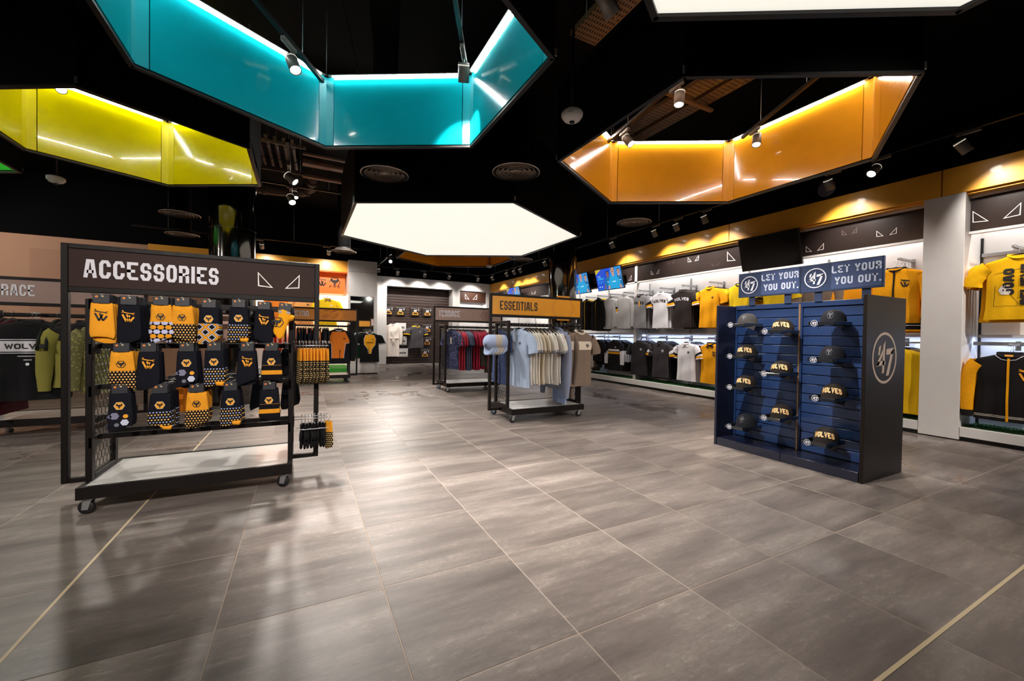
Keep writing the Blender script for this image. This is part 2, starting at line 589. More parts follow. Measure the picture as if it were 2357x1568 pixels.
# ------------------------------------------------------------------ shell
structure(MB().box(-8.2, 7.2, -4.2, 15.6, 4.35, 4.5).build('ceiling', CEILBLK))
structure(MB().box(7.0, 7.2, -4.2, 15.6, 0, 4.35).build('wall_right', WHITEW))
structure(MB().box(-8.4, -8.2, -4.2, 15.6, 0, 4.35).build('wall_left', PINK))
structure(MB().box(-8.2, 7.2, -4.4, -4.2, 0, 4.35).build('wall_front', mat('front_wall', '#55504c', .7)))
structure(MB().box(-8.2, 7.0, 15.45, 15.6, 0, 4.35).build('wall_back', WHITEW))
# black bulkheads over the shelving
structure(MB().box(6.6, 7.0, -4.2, 14.7, 3.062, 4.35).build('trim_1', WALLBLK))
structure(MB().box(1.84, 6.6, 14.7, 15.45, 3.062, 4.35).build('trim_2', WALLBLK))
structure(MB().box(-8.2, 1.84, 12.2, 15.45, 3.062, 4.35).build('trim_3', WALLBLK))

# amber fascia of the shelving wall, board by board
fas = structure(MB().box(6.52, 6.62, -4.2, 14.57, 2.765, 3.055).build('trim_4', NAVYBLK))
jn = [-4.2, -.66, 1.94, 4.56, 7.06, 9.6, 12.1, 14.56]
for a, b_ in zip(jn, jn[1:]):
    MB().bbox(6.5, 6.53, a + .005, b_ - .005, 2.76, 3.06, .002).build('fascia_board', AMBERP, fas)
    MB().box(6.53, 6.64, a + .005, b_ - .005, 2.735, 2.76).build('fascia_soffit', AMBERP, fas)

# bays: side pillars, soffit, plinth, turf
def pillar(name, x0, x1, y0, y1, z0, z1, m_=WHITE):
    return structure(MB().bbox(x0, x1, y0, y1, z0, z1, .003).build(name, m_))
pillar('trim_5', 6.5, 7.0, 1.745, 2.085, .012, 2.758)
pillar('trim_6', 6.62, 7.0, 6.83, 6.91, .15, 2.735)
structure(MB().box(6.62, 7.0, -4.2, 14.57, 2.70, 2.732).box(6.62, 6.69, -4.2, 14.57, 2.305, 2.332).build('trim_7', WHITE))
pl = structure(MB().box(6.56, 7.0, -4.2, 14.57, 0, .05).build('trim_8', NAVYBLK))
ys = [-4.2, -.7, 1.742, 2.088, 3.28, 5.71, 6.87, 8.2, 9.44, 11.9, 14.56]
for a, b_ in zip(ys, ys[1:]):
    if abs(a - 1.742) < .01:
        continue
    MB().bbox(6.5, 7.0, a + .0015, b_ - .0015, .05, .155, .002).build('plinth_front', WHITE, pl)
def turf(name, x0, x1, y0, y1, z, label):
    """short blades over a backing, one object"""
    t_ = MB().box(x0, x1, y0, y1, z, z + .004)
    rr = random.Random(3)
    n = int((x1 - x0) * (y1 - y0) * 1500)
    for _ in range(min(n, 5000)):
        x_, y_ = rr.uniform(x0, x1), rr.uniform(y0, y1)
        a, h = rr.uniform(0, PI), rr.uniform(.012, .022)
        dx, dy = .006 * math.cos(a), .006 * math.sin(a)
        t_.add([(x_ - dx, y_ - dy, z), (x_ + dx, y_ + dy, z), (x_ + rr.uniform(-.006, .006), y_ + rr.uniform(-.006, .006), z + h)], [(0, 1, 2)])
    o = t_.build(name, TURF)
    o['kind'] = 'stuff'
    tag(o, label, 'artificial grass')
    return o
turf('artificial_grass', 6.56, 6.98, -.6, 1.74, .155, 'green artificial grass on the plinth under the black track jackets')
turf('artificial_grass', 6.56, 6.98, 2.09, 6.82, .155, 'green artificial grass on the long white plinth behind the navy cap stand')
turf('artificial_grass', 6.56, 6.98, 6.92, 11.5, .155, 'green artificial grass on the white plinth beyond the white divider')
# slotted uprights and horizontal rails
rk = structure(MB().box(6.985, 7.0, -.4, -.37, .16, 2.3).build('trim_9', NAVYBLK))
for y_ in (1.735, .5, 2.1, 3.28, 4.5, 5.71, 6.82, 8.2, 9.44, 10.7, 11.9, 13.1):
    u_ = MB().box(6.985, 7.0, y_ - .012, y_ + .012, .16, 2.3)
    u_.build('wall_upright', NAVYBLK if y_ < 1.8 else STEEL, rk)

def sign_panel(name, y0, y1, eyes, label):
    o = thing(name, label, 'sign', (6.66, (y0 + y1) / 2, 2.335), group='dark eye signs along the shelving wall')
    cy_ = (y0 + y1) / 2
    MB().bbox(-.035, 0, y0 - cy_, y1 - cy_, 0, .395, .002).build('panel', DARKSIGN, o)
    for (ey, ez, s_) in eyes:
        for half in (eyes2d(.05)[:3], eyes2d(.05)[3:]):
            e_ = MB()
            for p in half:
                e_.plate([(q[0] * s_, q[1] * s_) for q in p], lambda u, v: (-.037, ey - cy_ - u, ez - 2.335 + v))
            e_.build('eye_outline', EYEM if s_ > .09 else mat('eye_faint', '#6f625c', .5), o)
    return o
sign_panel('wall_sign', -1.0, 1.74, [(1.55, 2.48, .17), (1.22, 2.44, .13)], 'dark wall sign with outlined eyes above the printed amber T-shirts')
sign_panel('wall_sign', 2.09, 6.82, [(2.475, 2.48, .10), (2.875, 2.575, .085), (3.295, 2.43, .115), (4.45, 2.52, .22), (5.375, 2.6, .12), (6.32, 2.47, .11), (5.9, 2.62, .08), (4.9, 2.43, .07)], 'long dark wall sign with scattered eyes, behind the switched-off television')
sign_panel('wall_sign', 6.92, 14.5, [(7.15, 2.43, .14), (8.2, 2.5, .16), (11.42, 2.47, .12), (10.8, 2.55, .08), (12.4, 2.6, .08)], 'long dark wall sign behind the two blue televisions and glossy column')

# back wall: white portal, pillars, slatted recess
bw = structure(MB().box(1.84, 6.5, 14.6, 14.9, 2.75, 3.055).build('trim_10', WHITEW))
for a, b_ in zip([1.84, 2.43, 5.10, 6.5], [2.43, 5.10, 6.5]):
    MB().bbox(a + .003, b_ - .003, 14.57, 14.61, 2.745, 3.06, .002).build('portal_board', WHITE, bw)
pillar('trim_11', 2.27, 2.59, 14.57, 15.45, .01, 2.745)
pillar('trim_12', 4.98, 5.26, 14.57, 15.45, .01, 2.745)
pillar('trim_13', 6.35, 6.5, 14.57, 15.45, .01, 2.745)
structure(MB().box(5.26, 6.35, 15.0, 15.05, 0, 2.745).build('trim_14', WHITEW))
o = thing('wall_sign', 'small brown wall sign with one pair of outlined eyes on the back wall', 'sign', (5.805, 14.68, 2.32))
MB().bbox(-.545, .545, -.03, .03, 0, .39, .002).build('panel', mat('brown_panel', '#4a3026', .35, kind='paint'), o)
for half in (eyes2d(.07)[:3], eyes2d(.07)[3:]):
    e_ = MB()
    for p in xf(half, .24):
        e_.plate(p, lambda u, v: (u - .07, -.032, v + .2))
    e_.build('eye_outline', EYEM, o)
# slats of the recess
sl = structure(MB().box(2.59, 4.98, 15.05, 15.12, 0, 2.745).build('trim_15', mat('slat_groove', '#0f0b0a', .6)))
SLATB = mat('slat_brown', '#3a2b26', .5, kind='paint')
for k in range(27):
    z0 = .02 + k * .1
    MB().bbox(2.592, 4.978, 15.028, 15.055, z0, z0 + .088, .003).build('slat', SLATB, sl)

# mirror column
mc = structure(MB().bbox(1.09, 1.83, 11.8, 15.45, .05, 3.06, .003).build('trim_16', WHITE))
MB().box(1.088, 1.832, 11.797, 11.81, 2.748, 2.754).build('joint_line', NAVYBLK, mc)
MB().box(1.12, 1.80, 11.84, 15.4, 0, .05).build('toe_kick', NAVYBLK, mc)
o = thing('wall_mirror', 'tall mirror set into the white column behind the green shirts', 'mirror', (1.445, 11.79, .42))
MB().bbox(-.3, .3, -.008, .004, 0, 1.66, .002).build('mirror_glass', mat('mirror_glass', '#e8ecea', .02, 1.0), o)
fr_ = MB()
for q in ((-.31, -.3, 0, 1.66), (.3, .31, 0, 1.66), (-.31, .31, 1.66, 1.67), (-.31, .31, -.01, 0)):
    fr_.box(q[0], q[1], -.012, .006, q[2], q[3])
fr_.build('mirror_frame', STEEL, o)
# beige plaster wall with a shallow inset, and the retro bay
structure(MB().box(-8.2, -1.2, 12.3, 15.45, 0, 3.06).build('trim_17', PINK))
structure(MB().box(-5.1, -1.3, 12.26, 12.3, 0, 2.78).build('trim_18', mat('plaster_inset', '#b08368', .75, kind='wall')))
f2 = structure(MB().box(-3.15, 1.09, 12.13, 12.28, 2.765, 3.055).build('trim_19', NAVYBLK))
for a, b_ in ((-3.15, -1.05), (-1.05, 1.09)):
    MB().bbox(a + .004, b_ - .004, 12.1, 12.135, 2.76, 3.06, .002).build('fascia_board', AMBERP, f2)
structure(MB().box(-1.2, 1.09, 12.6, 12.7, 0, 3.06).build('trim_20', WHITEW))
structure(MB().box(-1.2, 1.09, 12.12, 12.6, 2.735, 2.762).build('trim_21', ORANGEP))
MB().bbox(-1.19, -1.05, 12.1, 12.6, 0, 2.735, .003).build('side_panel', WHITE, bpy.data.objects['trim_20'])
structure(MB().box(-1.05, 1.09, 12.2, 12.6, .05, .16).build('trim_22', WHITE))
# ------------------------------------------------------------------ ceiling rings and light boxes
def ring_mat(name, col):
    return mat(name, col, 0.13, kind='paint', coat=.6)
def hex_ring(name, label, cx_, cy_, zb, e, h, inner, group, box=False, led=True):
    """six-sided hanging ring; corners towards +-Y; e = edge length = corner radius"""
    o = thing(name, label, 'ceiling light', (cx_, cy_, zb), group=group)
    V = [Vector((e * math.cos(PI / 2 + PI / 3 * k), e * math.sin(PI / 2 + PI / 3 * k), 0)) for k in range(6)]
    for k in range(6):
        a, b_ = V[k], V[(k + 1) % 6]
        t_ = (b_ - a).normalized()
        n_ = Vector((-t_.y, t_.x, 0))          # towards the centre
        # outer black wall, coloured lining, corner pieces, bottom lip
        def slab(mb, p, q, d0, d1, z0, z1):
            c_ = [p + n_ * d0, q + n_ * d0, q + n_ * d1, p + n_ * d1]
            vs = [(v.x, v.y, z0) for v in c_] + [(v.x, v.y, z1) for v in c_]
            mb.add(vs, [(0, 3, 2, 1), (4, 5, 6, 7), (0, 1, 5, 4), (1, 2, 6, 5), (2, 3, 7, 6), (3, 0, 4, 7)])
            return mb
        slab(MB(), a, b_, 0, .02, .0, h).build('outer_wall', CEILBLK, o)
        if not box:
            slab(MB(), a + t_ * .10, b_ - t_ * .10, .025, .036, .012, h - .01).build('lining_panel', inner, o)
            sl_ = slab(MB(), a + t_ * .016, a + t_ * .094, .025, .034, .012, h - .01)
            b2 = V[k - 1]
            t2 = (a - b2).normalized(); n_old = n_
            n_ = Vector((-t2.y, t2.x, 0))
            slab(sl_, a - t2 * .094, a - t2 * .016, .025, .034, .012, h - .01)
            n_ = n_old
            sl_.build('corner_panel', mat(inner.name + '_satin', tuple(inner.diffuse_color)[:3], .42, spec=.3), o)
            if led:
                ledge = slab(MB(), a + t_ * .05, b_ - t_ * .05, .03, .075, h - .012, h - .004)
                ledge.build('led_tray', GREYM, o)
                slab(MB(), a + t_ * .09, b_ - t_ * .09, .045, .058, h - .019, h - .012).build('led_strip', LEDM, o)
        slab(MB(), a, b_, -.004, .03, -.014, .004).build('rim', BLACKM, o)
        cl = MB().box(-.008, .008, -.004, .004, 0, .05)
        cl.build('hanging_clip', STEEL, o, (V[k].x * 1.004, V[k].y * 1.004, h * .0 + .01))
    if box:
        MB().prism([(v.x * .985, v.y * .985) for v in V], Matrix.Translation((0, 0, .008)), .012).build('diffuser', GLOWM, o)
        MB().prism([(v.x * .985, v.y * .985) for v in V], Matrix.Translation((0, 0, h - .01)), .01).build('lid', CEILBLK, o)
    w_ = MB()
    for k in range(0, 6, 2):
        w_.cyl(V[k] * .99 + Vector((0, 0, h)), V[k] * .99 + Vector((0, 0, 4.35 - zb)), .004, 5)
    w_.build('suspension_wire', STEEL, o)
    return o
G_ = 'hexagonal rings hanging from the ceiling'
hex_ring('hexagon_ring_light', 'big teal hexagonal ring light hanging from the ceiling', .195, 3.055, 2.95, 1.48, .69, ring_mat('teal_gloss', '#08a3b0'), G_)
hex_ring('hexagon_ring_light', 'yellow hexagonal ring light above the grey lettered clothes rail', -1.62, 5.80, 3.05, 1.28, .84, ring_mat('yellow_gloss', '#dcd000'), G_)
hex_ring('hexagon_ring_light', 'amber hexagonal ring light above the navy cap stand', 3.665, 2.76, 2.9, 1.565, .80, ring_mat('amber_gloss', '#f0a020'), G_)
hex_ring('hexagon_ring_light', 'small far amber hexagonal ring partly behind the white light box', 3.38, 9.75, 3.0, 1.50, .75, ring_mat('amber_gloss', '#f0a020'), G_, led=False)
hex_ring('hexagon_ring_light', 'green hexagonal ring at the far side beside the yellow ring', -4.25, 6.75, 3.05, 1.28, .84, ring_mat('green_gloss', '#3cc038'), G_)
hex_ring('hexagon_light_box', 'white hexagonal light box above the amber lettered clothes rail', 2.245, 6.31, 2.7, 1.955, .95, WHITE, 'white hexagonal light boxes', box=True)
hex_ring('hexagon_light_box', 'white hexagonal light box beside the amber ring, cut by the top of the frame', 1.60, .08, 2.75, 1.495, .9, WHITE, 'white hexagonal light boxes', box=True)

# ------------------------------------------------------------------ track spots
LAMP = bpy.data.lights.new('spot_beam', 'SPOT')
LAMP.energy = SPOT_POWER
LAMP.color = WARM
LAMP.spot_size = math.radians(64)
LAMP.spot_blend = 0.75
LAMP.shadow_soft_size = 0.045
LAMP_OFF = None
WALLLAMP = LAMP.copy(); WALLLAMP.energy = SPOT_POWER * .42; WALLLAMP.spot_size = math.radians(104); WALLLAMP.spot_blend = 1.0
FLOORLAMP = LAMP.copy(); FLOORLAMP.energy = SPOT_POWER * 1.9; FLOORLAMP.spot_size = math.radians(80); FLOORLAMP.spot_blend = .9; FLOORLAMP.shadow_soft_size = .08
BACKLAMP = WALLLAMP.copy(); BACKLAMP.energy = SPOT_POWER * .5
CENTRELAMP = LAMP.copy(); CENTRELAMP.energy = SPOT_POWER * 6.0; CENTRELAMP.spot_size = math.radians(46); CENTRELAMP.spot_blend = 1.0
RACKFILL = LAMP.copy(); RACKFILL.energy = SPOT_POWER * 2.2; RACKFILL.spot_size = math.radians(38); RACKFILL.spot_blend = .8  # beam of the added fill spots
def mesh_spot():
    ad = MB().bbox(-.09, .09, -.018, .018, -.036, 0, .003).mesh('adapter', GREYM)
    st = MB().tube([(.05, 0, -.036), (.05, 0, -.09)], .009, 8).mesh('arm', GREYM)
    bo = MB().lathe([(.0, .045), (.046, .045), (.048, .04), (.049, .03), (.048, -.105), (.044, -.105), (.040, -.09)], n=20)
    bo.mesh('body', GREYM)
    bd = bo.mesh('body', GREYM)
    ri = MB().lathe([(.0498, .03), (.0498, .02), (.048, .02)], n=20).mesh('white_ring', mat('ring_white_glow', '#efe9e2', .4, emit='#fff2e0', estr=.5))  # ring given a faint glow of its own, though only the lens is lamp
    le = MB().lathe([(.0, -.096), (.042, -.096)], n=20).mesh('lens', LENS)
    return ad, st, bd, ri, le
SP = mesh_spot()
def spot(x, y, z, target, label, lamp=LAMP, along=0.0, lit=True, group='track spotlights under the black ceiling'):
    """z = underside of the track; target = the point the beam is aimed at"""
    o = thing('track_spotlight', label, 'spotlight', (x, y, z), along, group)
    place('adapter', SP[0], o)
    place('arm', SP[1], o)
    hub = Vector((.05, 0, -.125))
    w_ = Vector((x, y, z)) + Matrix.Rotation(along, 3, 'Z') @ hub
    d = (Vector(target) - w_).normalized()
    q = Matrix.Rotation(-along, 3, 'Z') @ d
    rot = q.to_track_quat('-Z', 'Y').to_euler()
    b_ = place('body', SP[2], o, hub, rot=rot)
    place('white_ring', SP[3], b_)
    place('lens', SP[4], b_)
    if lit:
        l_ = place('spot_beam', lamp, b_, (0, 0, -.115))
    return o
def track(pts, label, group='lighting track rails'):
    a, b_ = Vector(pts[0]), Vector(pts[1])
    o = thing('lighting_track', label, 'track', a, group=group)
    d = b_ - a
    n_ = Vector((-d.y, d.x, 0)).normalized() * .017
    t_ = MB()
    vs = []
    for p in (Vector((0, 0, 0)), d):
        for s_, zz in ((1, 0), (-1, 0), (-1, .035), (1, .035)):
            vs.append(p + n_ * s_ + Vector((0, 0, zz)))
    t_.add(vs, [(0, 1, 2, 3), (7, 6, 5, 4), (0, 4, 5, 1), (1, 5, 6, 2), (2, 6, 7, 3), (3, 7, 4, 0)])
    t_.build('rail', BLACKM, o)
    w_ = MB()
    n = max(2, int(d.length / 1.6) + 1)
    for k in range(n):
        p = d * ((k + .5) / n) + Vector((0, 0, .035))
        w_.cyl(p, p + Vector((0, 0, 4.35 - a.z - p.z)), .003, 5)
    w_.build('suspension_wire', STEEL, o)
    return o
track([(6.05, -2.5, 3.27), (6.05, 13.9, 3.27)], 'long black lighting track running parallel to the shelving wall')
track([(2.0, 13.95, 3.27), (6.0, 13.95, 3.27)], 'short lighting track in front of the white back wall')
track([(-3.2, 11.3, 3.27), (1.6, 11.3, 3.27)], 'lighting track in front of the orange shirt bay')
Q = PI / 2
names = ['over the printed amber T-shirts', 'next one along past the white pillar', 'beside the grey ceiling speaker', 'fourth along, over the navy T-shirts', 'fifth along, over the black T-shirt', 'sixth along, over the white T-shirt', 'seventh along, over the grey hoodies',
         'just before the glossy column', 'first of three close together beyond the column', 'middle of three close together beyond the column', 'last of three close together beyond the column', 'at the far end by the back corner']
for k, y_ in enumerate((1.62, 2.33, 2.82, 4.66, 5.25, 5.77, 6.99, 9.8, 11.25, 11.68, 12.22, 13.37)):
    tgt = (6.78, y_ - .05, 1.75)
    if k == 1:
        tgt = (3.6, y_ + .5, .6)
    if k == 0:
        tgt = (6.8, .9, 1.5)
    spot(6.05, y_, 3.27, tgt, 'grey spotlight on the shelving wall track, ' + names[k], WALLLAMP, Q)
for k, (x_, tx) in enumerate(((2.78, 2.9), (3.7, 3.7), (4.58, 4.4), (5.68, 5.7))):
    spot(x_, 13.95, 3.27, (tx, 15.0, 1.6), 'grey spotlight on the back wall track, ' + ('over the cream bathrobe', 'over the dark ringer T-shirt', 'over the packets', 'over the small eye sign')[k], BACKLAMP)
track([(2.16, 11.6, 3.27), (2.16, 13.9, 3.27)], 'lighting track running to the white back pillar')
spot(2.16, 13.6, 3.27, (2.4, 14.6, 1.4), 'grey spotlight hanging beside the white back pillar', BACKLAMP, Q)
spot(-.92, 11.3, 3.27, (-.8, 12.6, 1.8), 'dark spotlight on the orange bay track next to the glossy column', WALLLAMP)
spot(.53, 11.3, 3.27, (.6, 12.6, 1.9), 'dark spotlight on the orange bay track above the yellow polo shirt', WALLLAMP)
spot(2.16, 11.95, 3.27, (1.1, 3.0, .9), 'dazzling spotlight facing the camera near the white back pillar', FLOORLAMP)
# twin hanging spots by the pipes
track([(-.16, 5.0, 3.12), (-.16, 7.0, 3.12)], 'short track with two spotlights hanging by the ceiling pipes')
spot(-.16, 5.66, 3.12, (1.0, 5.2, 1.9), 'upper of two spotlights hanging by the ceiling pipes', LAMP, Q)
spot(-.16, 6.55, 3.12, (.6, 4.6, .2), 'lower lit one of two spotlights hanging by the ceiling pipes', FLOORLAMP, Q)
# tracks inside the rings
def ang(a, b_):
    return math.atan2(b_[1] - a[1], b_[0] - a[0])
track([(-.55, 3.25, 3.56), (.16, 4.48, 3.56)], 'track bar across the teal ring')
spot(-.12, 4.0, 3.56, (.95, 2.55, 0), 'bright spotlight in the teal ring pointing at the camera', CENTRELAMP, ang((-.55, 3.25), (.16, 4.48)))
track([(.62, 2.2, 3.56), (1.36, 3.66, 3.56)], 'second track bar across the teal ring')
spot(1.22, 3.38, 3.56, (1.9, 5.2, .6), 'grey spotlight at the far corner of the teal ring', LAMP, ang((.62, 2.2), (1.36, 3.66)))
track([(-2.72, 6.2, 3.80), (-1.7, 5.9, 3.80)], 'track bar across the yellow ring')
spot(-2.35, 6.09, 3.80, (-.4, 2.7, 0), 'grey spotlight in the yellow ring', LAMP, ang((-2.72, 6.2), (-1.7, 5.9)))
track([(3.52, 4.2, 3.62), (3.2, 2.4, 3.62)], 'track bar across the amber ring')
spot(3.48, 3.85, 3.62, (4.3, 1.4, 0), 'grey spotlight at the far side of the amber ring', LAMP, ang((3.52, 4.2), (3.2, 2.4)))
spot(3.28, 2.9, 3.60, (2.7, 2.6, .0), 'short spotlight half hidden by the rim of the amber ring', LAMP, ang((3.52, 4.2), (3.2, 2.4)))
track([(4.92, 3.3, 3.62), (4.3, 2.0, 3.62)], 'second track bar across the amber ring')
spot(4.82, 3.08, 3.62, (3.9, 2.6, .7), 'lit spotlight in front of the amber lining', LAMP, ang((4.92, 3.3), (4.3, 2.0)))
# unseen spots added behind the camera for fill light, the same fittings
STANDFILL = RACKFILL.copy(); STANDFILL.energy = SPOT_POWER * 1.2
track([(-3.0, -1.6, 3.27), (5.6, -1.6, 3.27)], 'lighting track behind the camera')
for x_, tg, l_ in ((-1.8, (-.9, 3.3, .9), 'sock rack'), (4.3, (4.15, 1.5, .9), 'side of the cap stand'), (.0, (-.3, 3.3, .9), 'header of the sock rack'), (3.4, (3.0, 4.6, .9), 'amber-signed rail'), (5.2, (6.4, 1.6, 1.2), 'track jackets')):
    spot(x_, -1.6, 3.27, tg, 'grey spotlight behind the camera aimed at the ' + l_, STANDFILL if x_ == 4.3 else RACKFILL)
SIDEFILL = RACKFILL.copy(); SIDEFILL.energy = SPOT_POWER * .75; SIDEFILL.spot_size = math.radians(84)
track([(.9, 1.75, 3.2), (1.75, 1.95, 3.2)], 'short track between the teal ring and the white light box, above the frame')  # unseen track and spot added to brighten the cap stand
spot(1.5, 1.89, 3.2, (4.0, 2.2, .72), 'spotlight above the frame aimed at the navy cap stand', RACKFILL, .23)
track([(-6.6, 3.0, 3.27), (-6.6, 11.5, 3.27)], 'lighting track along the side of the shop, out of view')  # unseen track and spots added to brighten the plaster wall and nearby rail
for y_, tg, l_ in ((9.6, (-4.6, 12.3, 2.2), 'plaster wall'), (4.6, (-2.6, 5.9, .9), 'lettered black T-shirt'), (7.4, (-3.2, 12.3, 1.8), 'plaster wall beside the amber fascia')):
    spot(-6.6, y_, 3.27, tg, 'spotlight on the side track aimed at the ' + l_, SIDEFILL, Q)
track([(-6.2, 1.5, 3.25), (-6.2, 2.9, 3.25)], 'short track by the side wall, out of view')  # unseen too, added to brighten the rail behind the sock rack
spot(-6.2, 2.4, 3.25, (-2.5, 6.0, 1.15), 'spotlight by the side wall aimed at the olive sweatshirt', RACKFILL, Q)
track([(-1.5, 9.0, 3.9), (5.0, 9.0, 3.9)], 'high track in the dark above the far ring')  # out-of-sight track and spots added to brighten the far floor and racks
for x_, tg, l_ in ((-.2, (.6, 7.2, 0), 'open floor'), (1.7, (1.6, 7.6, 0), 'aisle'), (3.3, (2.9, 7.3, .8), 'taupe-signed rail'), (4.7, (4.9, 5.4, 0), 'floor by the shelving wall')):
    spot(x_, 9.0, 3.9, tg, 'spotlight high above the far ring aimed at the ' + l_, FLOORLAMP if x_ < 2 else LAMP)
spot(.9, 9.0, 3.9, (.9, 11.8, .9), 'spotlight high above the far ring aimed at the mirror column', LAMP)

# ------------------------------------------------------------------ strip lights in the bays
def strip_light(name, loc, size, rot, power, col, label):
    o = thing(name, label, 'strip light', loc, group='strip lights in the wall bays')
    L = bpy.data.lights.new('strip_glow', 'AREA')
    L.shape = 'RECTANGLE'
    L.size, L.size_y = size
    L.energy = power
    L.color = col
    l_ = place('strip_glow', L, o, (0, 0, -.004), rot=rot)
    x_, y_ = (size[0] / 2, size[1] / 2)
    if loc[2] < 1.5:
        MB().box(-.03, -.026, -y_, y_, -.018, .014).build('front_lip', WHITE, o)  # lip added to hide the glare of the bare strip
        MB().box(-.03, .14, -y_, y_, .012, .016).build('shelf_bracket', WHITE, o)
    MB().bbox(-x_, x_, -y_, y_, 0, .012, .002).build('housing', WHITE, o)
    return o
for a, b_, l_ in ((-.6, 1.7, 'over the printed amber T-shirts'), (2.1, 6.8, 'over the long row of T-shirts'), (6.95, 14.4, 'over the hoodies')):
    strip_light('strip_light', (6.8, (a + b_) / 2, 2.685), (.03, b_ - a), (0, 0, 0), SHELF_LED * (b_ - a), (1, .97, .95), 'slim strip light under the dark sign ' + l_)
for a, b_, l_ in ((-.6, 1.7, 'over the track jackets'), (2.1, 6.8, 'over the polo shirts'), (6.95, 14.4, 'over the sweatshirts')):
    strip_light('strip_light', (6.86, (a + b_) / 2, 1.17), (.03, b_ - a), (0, 0, 0), SHELF_LED * .5 * (b_ - a), (.55, .68, 1), 'slim cool strip light behind the lower rail ' + l_)
strip_light('strip_light', (0, 12.40, 2.155), (2.0, .03), (0, 0, 0), 75, (1, .88, .66), 'warm strip light under the orange logo panel')
strip_light('strip_light', (5.8, 14.8, 2.28), (1.0, .03), (0, 0, 0), 9, (1, .97, .95), 'slim strip light under the small back wall sign')

# ------------------------------------------------------------------ air diffusers, cameras, speaker, services
def vent(x, y, z, label):
    o = thing('ceiling_vent', label, 'air vent', (x, y, z), group='round ceiling vents')
    MB().lathe([(.30, 0), (.305, .008), (.28, .02), (.17, .07), (.165, .09)], n=32).build('cone', mat('vent_inner_shade', '#1d1a18', .6), o)  # cone coloured dark for the shade in the gaps between blades
    for r in (.25, .20, .145, .09):
        MB().lathe([(r, -.002), (r + .006, 0), (r - .028, .05), (r - .034, .048)], n=32).build('ring_blade', VENTM, o)
    MB().lathe([(0, .012), (.035, .01), (.04, .03)], n=16).build('hub', VENTM, o)
    MB().lathe([(.298, -.004), (.306, -.001), (.306, .006)], n=32).build('rim', mat('vent_rim', '#dccbbd', .4, .3), o)  # rim paler still, its lit look put into the colour
    MB().lathe([(.16, .08), (.16, 4.35 - z)], n=20).build('duct', CEILBLK, o)
    o.scale = (.86, .86, 1)
    return o
for x_, y_, z_, l_ in ((.82, 4.82, 2.9, 'over the white light box, beside the pipes'), (2.09, 4.03, 2.9, 'over the white light box, by the dome camera'), (4.64, 4.88, 2.9, 'by the shelving wall below the amber ring'), (.81, 9.86, 2.9, 'above the orange bay'),
                   (-1.71, 8.06, 2.9, 'nearer one below the yellow ring'), (-2.03, 9.75, 2.9, 'farther one below the yellow ring'), (4.64, 8.6, 2.9, 'beside the far glossy column'), (2.25, 9.26, 2.98, 'just behind the white light box')):
    vent(x_, y_, z_, 'round ringed ceiling vent ' + l_)
def dome(x, y, z, s_, label):
    o = thing('ceiling_camera', label, 'camera', (x, y, z), group='white ceiling cameras')
    CW = mat('camera_white', '#d8d2cf', .4)
    MB().lathe([(.0, -.045), (.03, -.043), (.07, -.03), (.092, 0), (.094, .02), (.085, .035), (.0, .04)], n=24).build('housing', CW, o)
    MB().lathe([(.0, -.062), (.018, -.06), (.024, -.045)], n=16).build('lens', NAVYBLK, o)
    w_ = MB()
    for a in (.6, 3.7):
        w_.add([(.095 * math.cos(a + t), .095 * math.sin(a + t), zz) for t in (0, .5) for zz in (-.012, .03)], [(0, 2, 3, 1)])
    w_.build('side_cover', CW, o)
    MB().cyl((0, 0, .035), (0, 0, 4.35 - z), .012, 10).build('pole', BLACKM, o)
    o.scale = (s_, s_, 1)
    return o
dome(1.95, 2.78, 2.9, .95, 'white dome camera on a black pole beside the amber ring')
dome(-2.67, 6.96, 2.9, .9, 'white dome camera below the yellow ring')
dome(4.6, 10.41, 3.0, .9, 'white dome camera in front of the far amber ring')
o = thing('wall_speaker', 'grey round speaker on the black bulkhead under the amber ring', 'speaker', (6.6, 3.15, 3.245))
MB().lathe([(0, .012), (.02, .012), (.1, .01), (.115, 0), (.115, -.03)], n=28).build('grille', mat('speaker_grey', '#6c6674', .5), o, rot=(0, -Q, 0))
MB().lathe([(0, .014), (.012, .0135)], n=12).build('centre_dot', PRINTB, o, rot=(0, -Q, 0))

